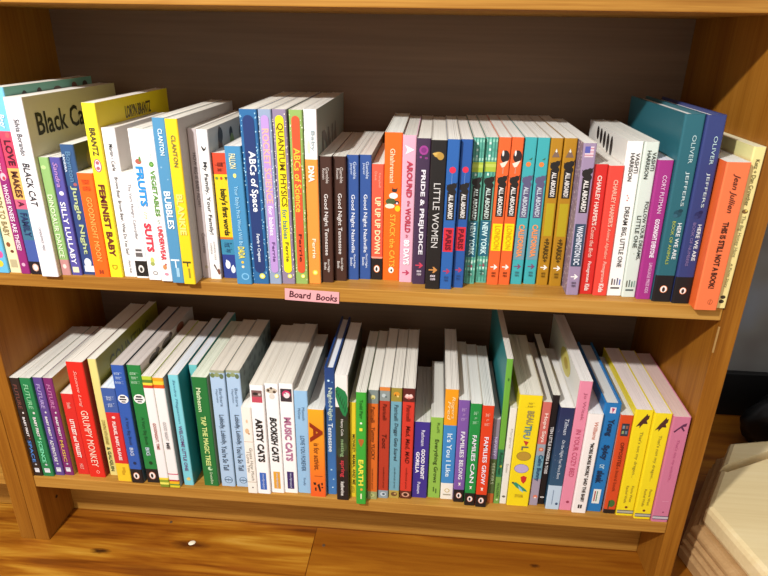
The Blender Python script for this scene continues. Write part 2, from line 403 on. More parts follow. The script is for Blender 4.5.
book('u_bear', 'white spined book with thin black title, just right of the tall yellow book', 'f5f3f2', right='cfc6be', d=140, kind='board', page='e8e2da',
     texts=[T('Martin / Carle', .1, .27, .3, '33302f', .05, .01), T('Brown Bear, Brown Bear, What Do You See?', .31, .84, .3, '33302f', .05, .012), T('Henry Holt', .88, .97, .26, '55504e', .05, .01)],
     side=[('R', [('e', 50, 128, 5, 7, '40342e'), ('e', 60, 105, 12, 10, '7a4a3a'), ('e', 80, 100, 14, 12, '6c4438')])])
book('u_cater', 'short white book with a black square at its foot, between two taller white spines', [(.83, 'f5f3f2'), (.985, '24221f'), (1, 'f5f3f2')], d=118,
     texts=[T('The Very Hungry Caterpillar', .1, .62, .32, '6b6668', 0, .005)], logo=[E(.91, 0, .23, .32, 'e8e2da'), E(.915, 0, .12, .2, '35322f')],
     pics=[R(.7, .8, -.32, .32, 'd8d6d6'), R(.715, .735, -.25, .25, '55504e'), R(.75, .79, -.28, .28, '65605e')])
book('u_fruits', 'white spine with blue and red bubbly capitals and a pear near the foot', 'f6f4f2', d=172,
     texts=[T('JARED', .1, .17, .24, 'b6d0d0'), T('FRUITS', .23, .49, .56, '2b8fd4', 0, .07), T('in', .52, .57, .3, 'd8c890', 0, 0, .3), T('SUITS', .6, .8, .56, 'd4384a', 0, .07)],
     pics=[E(.2, .0, .24, .2, 'b2604e'), E(.185, .12, .08, .2, '5c8c4a'), E(.86, 0, .16, .26, 'c4c86a'), E(.885, -.02, .18, .16, '9ea85a'), E(.95, .1, .2, .18, '8f8c8a'), E(.95, .1, .12, .1, 'e8e4e0')])
book('u_veg', 'white spine with green then red capitals, left of the steel blue spine', 'f6f4f2', d=172,
     texts=[T('JARED', .12, .2, .22, 'b4ccc0'), T('VEGETABLES', .25, .55, .4, '5f9440', 0, .05), T('in', .57, .6, .3, '98a890'), T('UNDERWEAR', .615, .85, .44, 'd03a48', 0, .06)],
     pics=[E(.215, 0, .2, .22, '4f8a34'), E(.215, .0, .1, .1, '86b45c'), E(.9, -.02, .18, .24, 'c98a58'), E(.88, .1, .08, .1, 'b03a44'), E(.95, .05, .2, .14, 'd890a0')])
book('u_bubbles', 'tall steel blue spine with white bubbly capitals, left of its yellow companion', '4f8db4', left='4f8db4', right='8ea8b4', d=184, kind='board', page='e4dfd2',
     texts=[T('CLANTON', .06, .21, .34, 'dff0f6', .05, .03), T('BUBBLES', .42, .65, .52, 'f1f6f6', 0, .035)],
     logo=[R(.845, .855, -.4, .3, 'e6f0f4'), R(.85, .9, -.08, .02, 'e6f0f4'), R(.9, .96, -.05, .2, '9cc4d8')], pics=[E(.28, -.2, .07, .07, '86b4d0'), E(.35, .2, .06, .06, '86b4d0')])
book('u_blankie', 'tall yellow spine with pale outlined capitals, right of the steel blue spine', 'f0cb22', right='b6aca0', d=184, kind='board', page='e4dfd2',
     texts=[T('CLANTON', .09, .27, .34, '6c6a44', .05, .02), T('BLANKIE', .43, .68, .52, 'f4dc78', 0, .06)],
     logo=[R(.85, .862, -.4, .3, '4c4824'), R(.85, .885, -.05, .05, '4c4824'), R(.895, .96, 0, .16, '9a8a2a')], pics=[R(.435, .438, -.3, .3, 'b8862a'), R(.676, .679, -.3, .3, 'b8862a')])
book('u_howbig', 'grey mauve spine with slim dark capitals, set back beside the tall yellow spine', 'bcb0ae', d=170, kind='board',
     texts=[T('HOW BIG IS BABY NOW?', .15, .5, .34, '5c5456', .05, .01), T('Cocoretto', .68, .82, .36, '6a6062', .1)], logo=[E(.92, .1, .2, .2, 'a89c86')])
book('u_myfam', 'white spine with a small black bird, set back left of the yellow first words book', 'eeebe6', right='c8bfae', d=170, kind='board', page='dcd7c8',
     texts=[T('My Family, Your Family!', .2, .68, .44, '3a3c3e', 0, .02), T('KATHRYN COLE', .73, .86, .16, '8a8684', .15, .01), T('CORNELIA', .74, .82, .16, '8a8684', -.15, .01)],
     pics=[P([(-.2, .095), (.1, .12), (.3, .1), (.2, .125), (0, .135), (-.1, .12)], '26221f'), P([(-.1, .9), (.3, .96), (.4, .96), (0, .89)], '5a4a44'), E(.945, .35, .12, .3, '7a4a38')],
     side=[('R', [('e', 38, 150, 7, 24, '6a4a34'), ('e', 40, 163, 8, 9, '2c2420'), ('e', 78, 160, 6, 8, '2c2622'), ('e', 80, 148, 8, 12, '8a9a4a'), ('e', 118, 158, 7, 9, '44342c')])])
book('u_first', 'short yellow spine with red top and blue footprint foot, on the upper shelf', [(.16, 'd2492c'), (.655, 'efca22'), (.8, '3a86a4'), (1, '2b3f86')], d=150, page='e8e0d4', right='d8c05a',
     texts=[T("baby's first words", .27, .64, .5, '3a3418', 0, .05), T('Parragon', .07, .1, .7, '5c1c14', 0, .03), T('books', .115, .135, .4, '5c1c14', 0, .02), T('First', .7, .735, .5, '1f3f66'), T('Steps', .75, .78, .5, '1f3f66')],
     pics=[E(.885, -.13, .17, .3, 'e8edf2'), E(.925, .2, .15, .26, 'e8edf2'), E(.85, -.2, .05, .06, 'e8edf2'), E(.893, .22, .05, .06, 'e8edf2'), R(.655, .672, -.48, .48, 'c86c20'), E(.19, -.3, .1, .1, '6a8a3a'), E(.19, 0, .08, .1, 'c03a30'), P([(.2, .18), (.4, .18), (.3, .21)], '2f4f30')])
book('u_dada', 'short sky blue spine with yellow capitals near its foot, left of the navy lacy spine', '4489b4', d=150, page='e8e2d8',
     texts=[T('FALLON', .05, .15, .4, 'e6e2b0', -.05, .03), T("Your Baby's First Word Will Be", .27, .7, .32, '9cd0ea', 0, .01), T('DADA', .71, .8, .42, 'e2d85a', 0, .05)],
     pics=[E(.2, 0, .1, .14, 'e8dc7a'), E(.83, 0, .09, .09, 'e6c040'), E(.865, .0, .09, .09, 'e6d8b0'), E(.94, .1, .26, .24, '7ab8dc'), E(.94, .1, .18, .16, '4489b4')])
def ferrie(gid, label, border, strip, dot, title, tc, tail, tailc, author, ac, f0, f1, seed, right=None, hw=.3):
    texts = [T(title, f0, f1, .5, tc, .02, .03), T(author, .69, .86, .26, ac, .02, .03)] if not tail else [T(title, f0, f1, .5, tc, 0, .03), T(tail, f1 + .015, f1 + .19, .36, tailc, 0, .03), T(author, .74, .86, .26, ac, .04, .03)]
    book(gid, label, border, right=right or border, d=200, scatter=True, texts=texts, pics=dots(70, dot, seed) + round_strip(.03, .93, hw, strip) + [E(.95, .12, .18, .18, 'e0da5a'), E(.95, .12, .1, .1, 'f0eec0')], page='e4dfd2', cap='d6d2c8')
ferrie('u_space', 'navy spine with pale blue edges and white title, first of five tall science books', '2a6699', '22386c', '9fd0e8', 'ABCs of Space', 'f1f4f6', None, None, 'Ferrie + Crepeau', 'e0e6ee', .22, .56, 1, hw=.32)
ferrie('u_rocket', 'lilac spine with peach capitals, second of the five tall science books', '8f9fb8', 'b591cc', 'dbe6ee', 'ROCKET SCIENCE', 'f0b49a', 'for babies', 'ece6f4', 'Ferrie', '56346c', .1, .51, 2)
ferrie('u_quantum', 'bright yellow strip on a purple grey spine, third of the five tall science books', '8d7e96', 'f1dc1c', 'e4dccc', 'QUANTUM PHYSICS', '6b5210', 'for babies', '4a7c7a', 'Ferrie', '4c4a20', .07, .53, 3)
ferrie('u_science', 'red orange strip on a green spine, fourth of the five tall science books', '8fae5c', 'dc5430', 'e4e4c0', 'ABCs of Science', 'f0c03a', None, None, 'Ferrie', '4e1c18', .2, .56, 4)
book('u_dna', 'tall orange spine with white top and letters, right end of the tall science books', [(.265, 'f4f2ee'), (1, 'f0943e')], right='7d8c80', d=196, page='e0dbd0', cap='d6d2c8',
     texts=[T('Baby', .11, .22, .34, '9aa8ac', .15, .02), T('DNA', .3, .39, .46, 'f6efe2', 0, .07), T('Ferrie', .72, .84, .3, 'f4e4c4', .05, .03)],
     logo=[E(.93, .06, .22, .22, 'd8d24a'), E(.93, .06, .12, .12, 'ece89a')], pics=[E(.2, -.15, .12, .5, 'f2dcbc')],
     ctext=[('DNA', 30, 140, 118, 172, '4f5650', .05)])
GN = [T('Good Night Tennessee', .28, .77, .4, 'e2dad4', -.02, .015), T('Gamble', .08, .2, .26, 'c8bcb4', .17, .01), T('Rosen', .09, .17, .22, 'c8bcb4', -.12, .01), T('Good Night', .8, .91, .22, 'd8d0c8', .12, .02), T('Books', .83, .89, .22, 'd8d0c8', -.14, .02)]
book('u_tn1', 'dark brown board book with white lettering, touching the tall orange spine', '432920', d=176, texts=GN, page='d9d4c8')
book('u_tn2', 'dark brown board book with white lettering, touching a royal blue spine', '432920', d=176, texts=GN, page='d9d4c8')
GV = [T('Good Night Nashville', .3, .77, .4, 'e6ecf6', -.02, .015), T('Gamble', .05, .18, .26, 'c6d4ea', .17, .01), T('Jasper', .06, .15, .22, 'c6d4ea', -.12, .01), T('Good Night', .78, .9, .22, 'd4def0', .12, .02), T('Books', .81, .88, .22, 'd4def0', -.14, .02)]
book('u_nv1', 'royal blue board book with white lettering, touching the dark brown pair', '305190', d=176, texts=GV, page='d9d4c8')
book('u_nv2', 'royal blue board book with white lettering, touching a short coral red spine', '305190', right='3a5a58', d=176, texts=GV, page='d9d4c8')
book('u_up', 'short coral red spine with pale capitals and black foot, left of thick orange spine', [(.79, 'e05a42'), (.805, 'ec9a84'), (1, '201c1c')], d=140, page='dfe6da',
     texts=[T('UP UP UP DOWN', .27, .76, .5, 'f2d8a4', .03, .06), T('Campbell', .07, .19, .24, 'f0a68c', .16, .01), T('Davis', .06, .13, .2, 'f0a68c', -.15, .01)], logo=oval_logo(.9))
book('u_stack', 'thick bright orange spine with a little pile of cats and yellow title', 'f0671a', right='7a8a6a', d=172, page='e4e4da',
     texts=[T('Ghahremani', .1, .32, .28, 'f6d8b0', -.04, .02), T('STACK the CATS', .53, .9, .32, 'f0b43c', .04, .02)],
     logo=[E(.925, 0, .16, .2, 'f4f0e6'), E(.928, .02, .06, .08, '35302c')],
     pics=[E(.37, .1, .16, .1, '35302c'), P([(.0, .345), (.05, .37), (-.05, .37)], '35302c'), P([(.28, .35), (.25, .37), (.15, .365)], '35302c'), E(.405, .05, .25, .18, 'f0eee0'), E(.445, -.1, .3, .2, '4a5a36'), E(.45, .25, .13, .12, '3a3632'), E(.455, .26, .06, .06, 'e8d8e0'), E(.475, -.15, .28, .14, 'efe4c8'), E(.49, .3, .16, .18, 'e8c41e')])
def lit(gid, label, col, title, tc, f0, f1, ac, size=.42, b=.05, extra=(), pics=(), d=168, foot='d8ccd4', sh=0, right=None):
    book(gid, label, col, right=right, d=195, page='e6e2d6', texts=[T(title, f0, f1, size, tc, 0, b, sh), T('GIBBS', .895, .91, .36, foot, 0, .05), T('SMITH', .918, .933, .36, foot, 0, .05)] + list(extra), logo=arrow(.86, ac), pics=pics)
book('u_world', 'pale pink spine with red and white block capitals, right of the thick orange spine', 'e2aabc', d=168, page='d6d2c6', cap='e8c6d0',
     texts=[T('AROUND', .16, .4, .42, 'b83a4e', .05, .06), T('the', .42, .46, .22, 'b83a4e', .05, .02), T('WORLD', .47, .64, .42, 'b83a4e', .02, .06), T('in', .655, .675, .22, 'b83a4e'), T('80 DAYS', .69, .87, .46, 'f4eef0', 0, .08)],
     logo=arrow(.93, 'b83a5a', .28), pics=[P([(-.35, .06), (.35, .09), (-.3, .12), (-.15, .09)], 'f2eaec')])
lit('u_pride', 'dark plum spine with white slab capitals and a pink crest at top', '43304a', 'PRIDE & PREJUDICE', 'e9e4ea', .2, .78, 'd0445c', pics=[E(.075, 0, .33, .34, 'a0408e'), E(.075, 0, .2, .2, '803078'), E(.12, -.2, .08, .08, 'a0408e'), E(.125, .2, .12, .08, '8a3a80')])
lit('u_women', 'black spine with thin white capitals and a golden hand at top', '1f1d1c', 'LITTLE WOMEN', 'cfccc8', .27, .7, 'c4884a', size=.44, b=0, pics=[E(.09, -.02, .3, .18, 'c09a4a'), E(.1, .12, .22, .24, 'b08a3e'), E(.085, -.25, .14, .07, 'd0ac5c')])
def aboard(gid, label, col, place, pc, f0, f1, ac, box=None, pics=(), foot='4a4640', letter='e6e2dc', a0=.33, a1=.53, size=.48, d=168, left=None, sil='24211f', b=.05, right=None):
    sil_ = [E(a0 - .045, -.05, .34, .34, sil), E(a0 - .06, .2, .22, .24, sil), E(a0 - .02, .1, .3, .3, sil), R(a0 - .02, a1 + .015, -.3, .34, sil), P([(-.42, a0 - .07), (-.1, a0 - .05), (-.2, a0 - .03)], sil), P([(.46, a0 - .085), (.3, a0 - .04), (.1, a0 - .06)], sil)]
    bx = [R(f0 - .012, f1 + .012, -.42, .4, box)] if box else []
    book(gid, label, col, d=195, left=left, right=right, page='eae6dc', pics=list(pics) + sil_ + bx,
         texts=[T('ALL ABOARD!', a0 - .005, a1 + .005, .38, letter, .02, .05), T(place, f0, f1, size, pc, 0, b), T('GIBBS', .905, .92, .36, foot, 0, .04), T('SMITH', .927, .942, .36, foot, 0, .04)], logo=arrow(.87, ac))
PB = [E(.19, .02, .26, .26, 'd8304a'), R(.21, .3, -.02, .02, '6a8ac0')]
aboard('u_paris1', 'blue spine with red name panel and red balloon, touching the black spine', '2a5fa4', 'PARIS', '6c1424', .58, .72, 'b03a5c', 'd22f3c', PB, foot='2a4a80', a0=.35, a1=.5)
aboard('u_paris2', 'blue spine with red name panel and red balloon, touching a green plaid spine', '26559a', 'PARIS', '6c1424', .58, .72, 'b03a5c', 'd22f3c', PB, foot='2a4a80', a0=.35, a1=.5)
plaid = []
for k in range(17):
    if not (.31 < k * .058 + .02 < .66): plaid.append(R(k * .058 + .012, k * .058 + .03, -.44, .44, ('8ed0b8', '4f9c86', 'a8dcc4')[k % 3]))
for xx in (-.28, 0, .26): plaid.append(R(.0, .31, xx - .05, xx + .05, '3d8474')); plaid.append(R(.66, .99, xx - .05, xx + .05, '3d8474'))
plaid += [R(.155, .22, -.46, .46, 'a6bc3e'), R(.17, .19, -.46, .46, 'bccc5a')] + [R(.03 + .04 * k, .045 + .04 * k, -.2, -.05, 'd0ece0') for k in range(7) if k not in (3, 4)] + [R(.7 + .045 * k, .715 + .045 * k, .06, .2, 'd0ece0') for k in range(6)]
aboard('u_ny1', 'teal green plaid spine, the one nearer the blue pair', '5fae98', 'NEW YORK', 'c6e8e8', .56, .79, '9a4a5c', '1f6278', plaid, foot='2f5a50', letter='c8d8d0')
aboard('u_ny2', 'teal green plaid spine, the one nearer the orange pair', '5fae98', 'NEW YORK', 'c6e8e8', .56, .79, '9a4a5c', '1f6278', plaid, foot='2f5a50', letter='c8d8d0')
LN = [E(.12, .08, .36, .52, '2f2626'), E(.1, -.1, .08, .24, 'e8e4e0'), P([(-.3, .165), (.36, .145), (.1, .185), (-.1, .19)], 'ecdcc8'), R(.19, .23, -.02, .03, 'b8a088')]
aboard('u_lon1', 'orange spine with yellow panel and black guard hat, beside the green plaid pair', 'e5632e', 'LONDON', 'd8aa10', .575, .74, 'f4efe4', 'f2d80e', LN, foot='6a2c14', a0=.32, a1=.5, b=.03)
aboard('u_lon2', 'orange spine with yellow panel and black guard hat, beside the turquoise pair', 'e5632e', 'LONDON', 'd8aa10', .575, .74, 'f4efe4', 'f2d80e', LN, foot='6a2c14', a0=.32, a1=.5, b=.03)
CA = [E(.17, -.02, .2, .2, 'e8813e'), P([(-.02, .14), (.25, .125), (.2, .142)], '3a6a50'), R(.6, .82, -.44, .44, '6f97a4')]
aboard('u_cal1', 'turquoise spine with peach lettering and an orange fruit, beside the orange pair', '3fa7ab', 'CALIFORNIA', 'f0965a', .57, .8, '7a4a6a', None, CA, foot='3c6a74', letter='c6ced8', sil='5c5878', a0=.32, a1=.51)
aboard('u_cal2', 'turquoise spine with peach lettering and an orange fruit, beside the mustard pair', '3fa7ab', 'CALIFORNIA', 'f0965a', .57, .8, '7a4a6a', None, CA, foot='3c6a74', letter='c6ced8', sil='5c5878', a0=.32, a1=.51)
PK = [P([(-.32, .12), (0, .065), (.32, .12)], '7c6455'), P([(-.09, .085), (0, .065), (.09, .085), (.02, .09)], 'eee8dc'), R(.42, .645, -.36, .36, 'b59f1e')]
aboard('u_park1', 'mustard spine with a small mountain peak, beside the turquoise pair', 'b07f1c', '+PARKS+', '4a3812', .66, .83, 'f2eee2', None, PK, foot='6a4c10', a0=.22, a1=.37, size=.44)
aboard('u_park2', 'mustard spine with a small mountain peak, beside the mauve grey spine', 'b07f1c', '+PARKS+', '4a3812', .66, .83, 'f2eee2', None, PK, foot='6a4c10', a0=.22, a1=.37, size=.44)
SPK = speckle('mauve_speckle', '8f7f90', 'd4c4c4', 240, .2, '7e6a7e')
aboard('u_wash', 'mauve grey spine with a tiny flag on top and a dark blue name panel', '9a86a2', 'WASHINGTON DC', 'd8dee8', .52, .785, 'f0ece8', '34485e', [R(.02, .085, -.36, .3, 'd8c4cc'), R(.02, .06, -.36, .04, '5a5ca8'), R(.07, .075, -.36, .3, 'c06878'), R(.03, .035, .04, .3, 'c06878'), R(.05, .055, .04, .3, 'c06878')], foot='544a5c', left=SPK, a0=.23, a1=.42)
book('u_red1', 'short crimson red spine, left one of the two short red books on the upper shelf', 'cc2a26', d=140, page='e2dcd0', texts=[T("CHARLEY HARPER'S", .08, .45, .32, 'f0d0c4', .0, .05), T('Count the Birds', .46, .7, .3, 'f0c0b0', 0, .01, .2), T('Pomegranate', .73, .9, .3, 'f2ded6', 0, .02, .2), T('Kids', .915, .97, .34, 'f2ded6', .05, .04)])
book('u_red2', 'short lighter scarlet spine, right one of the two short red books on the upper shelf', 'e2473a', d=140, page='e2dcd0', texts=[T("CHARLEY HARPER'S", .1, .45, .32, 'f0b09a', .05, .05), T('Animal Alphabet', .46, .7, .3, 'f4b49c', 0, .01, .2), T('Pomegranate', .72, .89, .32, 'f2c8b8', 0, .01, .2), T('Kids', .9, .97, .36, 'f2ded6', 0, .05)])
book('u_dream', 'white spine with spaced black capitals, side cover showing a row of dark heads', 'f5f3ee', left='e9e5da', d=170, page='e2dfd4', cap='e6e2d8', kind='board',
     texts=[T('VASHTI', .07, .19, .26, '3a3834', .22, .02), T('HARRISON', .07, .24, .26, '3a3834', -.1, .02), T('DREAM BIG, LITTLE ONE', .4, .8, .36, '3a3834', .02, .015)],
     pics=[E(.33, -.06, .05, .05, 'd88078'), E(.345, .03, .05, .05, 'd88078'), E(.36, -.03, .05, .05, 'c86058'), R(.88, .925, -.3, -.2, '6a5c50'), R(.885, .925, -.12, -.04, '5a5060'), R(.875, .925, .06, .14, '4a4a6a'), R(.885, .925, .22, .32, '6a7ab8'), R(.94, .952, -.3, .3, '55504c')],
     side=[('L', [('e', 60 + 16 * k, 159 + 1.6 * k, 5.5, 12 - k, '2f2824') for k in range(5)])])
book('u_follow', 'pale mint spine with two lines of black capitals, beside the white spaced capitals spine', 'd3ddd2', d=170, page='e2dfd4', cap='dfe0d6', left='d3ddd2',
     texts=[T('VASHTI', .06, .17, .28, '34403a', .22, .02), T('HARRISON', .05, .22, .28, '34403a', -.14, .02), T('FOLLOW YOUR DREAMS,', .36, .74, .3, '34403a', .22, .02), T('LITTLE ONE', .45, .66, .3, '34403a', -.14, .02)],
     pics=[E(.7, -.1, .05, .05, 'b8c8b0'), R(.885, .93, -.32, -.22, '6a6a58'), R(.88, .93, -.12, -.04, '4a5a58'), R(.89, .93, .06, .16, '5a7a6a'), R(.885, .93, .24, .34, '8aa89a'), R(.945, .957, -.3, .3, '55605c')])
book('u_magenta', 'magenta spine with white lettering, leaning against the tall teal spine', 'a23080', d=150, page='ded8e0', texts=[T('CORY PUTMAN', .1, .36, .28, 'ecc4e0', .05, .01), T('GOODNIGHT EVERYONE', .4, .68, .32, 'f4e2f0', .05, .06), T('LANGUAGE PRESS KIDS', .72, .95, .24, 'e6b4d8', .1, .02)])
def hwa(gid, label, col, c2, t2, d=186):
    book(gid, label, [(.845, col), (1, '1c1a1c')], d=d, kind='hard', page='eae6e0', left=col, right=col,
         texts=[T('OLIVER', .1, .24, .2, 'b8d4d4', .12, 0), T('JEFFERS', .28, .46, .2, 'c8dcdc', .1, 0), T('HERE WE ARE', .55, .75, .2, 'e4eeee', .2, .02), T(t2, .54, .78, .16, c2, -.1, .0)],
         pics=[E(.5, 0, .2, .2, '1f4a58' if gid == 'u_teal' else '262c5c'), E(.485, .12, .12, .1, '163c48' if gid == 'u_teal' else '1c2250'), E(.512, -.1, .12, .1, '2f6070' if gid == 'u_teal' else '323a6c')], logo=[E(.925, 0, .2, .22, 'e8823e'), E(.925, 0, .17, .19, 'f2ece6'), E(.927, 0, .08, .14, '3a2420')])
hwa('u_teal', 'tall thick teal hardcover with a black foot, left of the navy one', '28636e', 'b4c254', 'BOOK OF ANIMALS')
hwa('u_navy', 'tall thick navy hardcover with a black foot, right of the teal one', '333e74', '8a78a8', 'BOOK OF NUMBERS')
book('u_still', 'thick bright orange book jutting over the shelf edge, bold black capitals on spine', 'f07848', d=165, page='e2ddd4', left='e8662e', kind='board',
     texts=[T('Jean Jullien', .07, .32, .32, '4a2418', 0, .01, .3), T('THIS IS STILL NOT A BOOK!', .38, .84, .26, '3a2018', 0, .05)],
     logo=[E(.94, .12, .11, .13, 'a04420'), E(.94, .12, .09, .11, 'f07848'), R(.925, .955, .1, .13, 'a04420')])
book('u_pooh', 'pale yellow narrow spine against the right side panel, upper shelf', 'ecdc92', d=165, page='e8e2c0', left='e2d894', cap='ece2b4',
     texts=[T('Katz + Dan Crowther', .07, .34, .34, '6a6238', 0, .02), T('The Big Honey Hunt', .4, .66, .4, '8f8a5c', 0, .01, .1), T('A Picnic Story', .7, .86, .3, '7a7448', 0, .01)],
     pics=[E(.375, .05, .25, .2, '7a5a2e'), E(.37, .15, .1, .1, 'd8c060'), E(.925, .05, .22, .18, '3a3424'), E(.955, 0, .22, .18, '3a3424')])
# ================================================================== LOWER SHELF (left to right)
def feel(gid, label, col, c2, mid, seed, right=None, pc='e0e0e4'):
    book(gid, label, col, right=right, d=152, page='e0dcd0', texts=[T('FUTURE', .06, .3, .4, c2, 0, .01, .1), T('BABY FIRST', .38, .58, .26, 'e6e2e2', .05, .05), T(mid, .62, .85, .36, pc, 0, .03)],
         pics=[E(.34, .1, .1, .12, 'd8d4d0'), E(.6, .1, .12, .1, c2), E(.875, .05, .12, .1, 'c0c4cc')], logo=[R(.915, .96, -.24, .26, 'dfe0e4'), R(.92, .935, -.16, .18, 'b8bcc8')])
feel('l_black', 'black slim spine against the left side panel on the lower shelf', '29211f', '7a4a44', 'SPACE', 1, pc='4a86d0')
feel('l_green', 'emerald green slim spine between black and purple ones, lower shelf left end', '1d7a48', '8fd0a0', 'SCIENCE', 2, pc='7ce0b0')
feel('l_purple', 'purple slim spine third from the left end of the lower shelf', '5a4488', 'b8a4d8', 'ADVENTURE', 3)
feel('l_plum', 'plum magenta slim spine fourth from the left end of the lower shelf', '7a2866', 'c880b0', 'MUSIC', 4, right='b0a04a', pc='d8b058')
book('l_redthin', 'short red book in front of grey, left of the thick tall red spine', 'd22a26', left='8a7f80', d=128, page='ece4d2', texts=[T('Smith', .1, .17, .3, 'f0c0b0', .05), T('LITTLEST and TALLEST', .3, .78, .34, 'f4dcd4', 0, .07), T('HOLT', .86, .93, .28, 'f0c8bc')])
book('l_grumpy', 'thick tall red spine with thin cream capitals, lower shelf left', 'd8281f', right='8a201c', left='d8281f', d=184, page='e6ded0', kind='board',
     texts=[T('Suzanne Lang', .07, .37, .24, 'f0b0a0', -.05, 0, .3), T('GRUMPY MONKEY', .4, .9, .42, 'f0d8c4', .03, .0)], logo=[E(.95, .1, .1, .12, 'f0b8a4'), E(.95, .1, .07, .09, 'd8281f')])
book('l_count', 'tall slim pale yellow spine, olive cover with title visible, right of thick red spine', 'e6d682', right='a8982c', left='e6d682', d=185, page='e8e2d4',
     texts=[T('COUNTING WITH BARNABY', .5, .72, .4, '8a7a34', 0, .01), T('& GAUGUIN', .74, .96, .44, '4e5a3a', 0, .05)], ctext=[('COUNTING', 30, 150, 150, 176, '6c621c', .01)])
book('l_please', 'red middled spine with blue top and yellow foot, shorter, lower shelf', [(.25, '3a5a9c'), (.8, 'cc2a2c'), (1, 'ecc12c')], d=145, page='e4ecf0',
     texts=[T('Spike Lee', .08, .12, .7, 'c8d4ea'), T('Tonya Lee', .15, .19, .6, 'c8d4ea'), T('PLEASE, BABY, PLEASE', .34, .76, .28, 'f2d8d4', 0, .06)], pics=[E(.3, .05, .12, .1, 'f0d0c8'), R(.84, .9, .0, .18, 'c89a20'), R(.88, .93, -.08, .1, 'c89a20')])
def zoo(gid, label, col, right=None):
    lc = 'b8cce8' if gid == 'l_bigblue' else 'b4dcb8'
    book(gid, label, [(.875, col), (1, '1f1a1c')], right=right or col, d=180, page='c4bab2', cap='b8aea6', kind='board',
         texts=[T('Abrams', .055, .075, .66, lc), T('Block', .09, .11, .5, lc), T('& Franceschelli', .125, .145, .66, lc), T('A Very Big Book', .42, .66, .3, '22345c' if gid == 'l_bigblue' else '14502a', 0, .01), T('BIG', .68, .75, .3, 'c8d4e8', 0, .02)],
         pics=[E(.27, .05, .42, .4, 'f0eeea'), R(.245, .26, -.18, .24, '3a3a40'), R(.268, .28, -.26, .3, '3a3a40'), R(.288, .298, -.12, .2, '3a3a40'), E(.82, .05, .14, .16, '1c2c50' if gid == 'l_bigblue' else '123a20')], logo=oval_logo(.935, 'f0e6e0', 'c07a5a'),
         side=[('R', [('e', 38, 180, 14, 6, '3a2c28'), ('e', 52, 184, 6, 4, '3a2c28'), ('e', 80, 181, 15, 6, '3c2a22'), ('e', 95, 184.5, 6, 4, '3c2a22'), ('e', 128, 181, 14, 7, '7a4028')])] if gid == 'l_biggreen' else ())
zoo('l_bigblue', 'royal blue spine with white round emblem and black foot, lower shelf', '2c57a8', '4a5a70')
zoo('l_biggreen', 'green spine with white round emblem and black foot, right of the royal blue one', '1f7c3c', 'b8aca0')
BW = [(.022, 'e8c83a'), (.035, '9aa83a'), (.06, 'e8c020'), (.08, 'c83a2c'), (.9, 'ebe7e4'), (.925, 'c8343a'), (.945, 'e8b41e'), (.97, '6a8a3a'), (1, 'd0c82e')]
book('l_white1', 'white spine banded red and yellow at top and foot, left one of two', [(.03, 'b8c83a'), (.055, '5a7a2e'), (.075, 'e8d040'), (.1, 'c23a2c'), (.91, 'ebe7e4'), (.93, 'e8d040'), (.955, '8a9a2e'), (.975, 'e8e060'), (1, '7a8a2a')], d=165, page='e0d8cc', texts=[T('GOODNIGHT, TIME', .4, .64, .36, 'a85040', 0, .03)])
book('l_white2', 'white spine banded orange and yellow at top and foot, right one of two', [(.03, 'e8a020'), (.06, 'e8c83a'), (.09, 'd85a24'), (.865, 'ebe7e4'), (.875, 'c8506a'), (.925, 'ebe7e4'), (.94, 'b83a3c'), (.965, 'e8b41e'), (.98, '6a8a3a'), (1, 'd8c82e')], right='8a8c8a', d=165, page='e2dacc', texts=[T('GOOD NIGHT', .38, .55, .3, '9a9694', 0, .01), T('ME', .57, .63, .32, '44403e', 0, .05)])
book('l_welcome', 'pale cyan spine with purple lettering and teal cover side, gap on its right', '7ccbd6', right='15808c', left='6a8a88', d=168, page='d8dce0', kind='board',
     texts=[T('Sandra Magsamen', .04, .42, .28, '3a6a8a', 0, 0, .2), T('WELCOME LITTLE ONE', .44, .86, .34, '6a3a74', 0, .03)], pics=[E(.94, .05, .22, .2, 'd8cc7a'), E(.93, .1, .1, .1, 'e8a84a')])
book('l_cyan', 'pale cyan slim spine set far back behind the gap in the lower row', '74c8c8', d=165, page='d8dce0', texts=[T('WELCOME', .3, .6, .3, '3a7a8a')])
book('l_tap', 'dark green spine with pale lettering, left of the pale blue leafy pair', '1e7036', right='9aa89a', d=165, page='dce0cc', cap='d8dcc6',
     texts=[T('Matheson', .09, .3, .3, 'd8e8b8', -.1, .03), T('TAP THE MAGIC TREE', .34, .8, .34, 'd2e28c', 0, .04), T('Greenwillow', .86, .98, .2, 'c0d8b0', .1, .01)], pics=[E(.83, .05, .16, .16, 'b8d8a8'), E(.825, .12, .08, .08, '1e7036')])
SEA = speckle('grey_green_cover', '5f6a66', '47524e', 90, .3, '707c74')
def lob(gid, label):
    book(gid, label, [(.02, '9aa084'), (1, 'a9c4de')], right=SEA if gid == 'l_lob2' else 'a9c4de', d=150, page='d8d0c0', kind='board', cap='cdc4b2',
         texts=[T('Loblolly, Loblolly,', .36, .62, .42, '2f4258', -.02, .02), T("You're So Tall", .63, .85, .4, '2f4258', -.02, .02), T('Barbara', .14, .29, .2, '5c748c', .14, .0), T('Hagemann', .15, .26, .18, '5c748c', -.14, 0)],
         pics=[E(.04, -.3, .16, .18, '6a7a4e'), E(.035, 0, .2, .16, '8a966a'), E(.045, .3, .14, .2, '5f7050'), E(.94, .05, .3, .3, '56708a'), E(.94, .05, .25, .25, 'a9c4de'), R(.935, .945, -.2, .28, '56708a'), R(.925, .955, .02, .06, '56708a')])
lob('l_lob1', 'pale blue spine with leafy top edge, beside the dark green spine')
lob('l_lob2', 'pale blue spine with leafy top edge, beside the dark mottled cover gap')
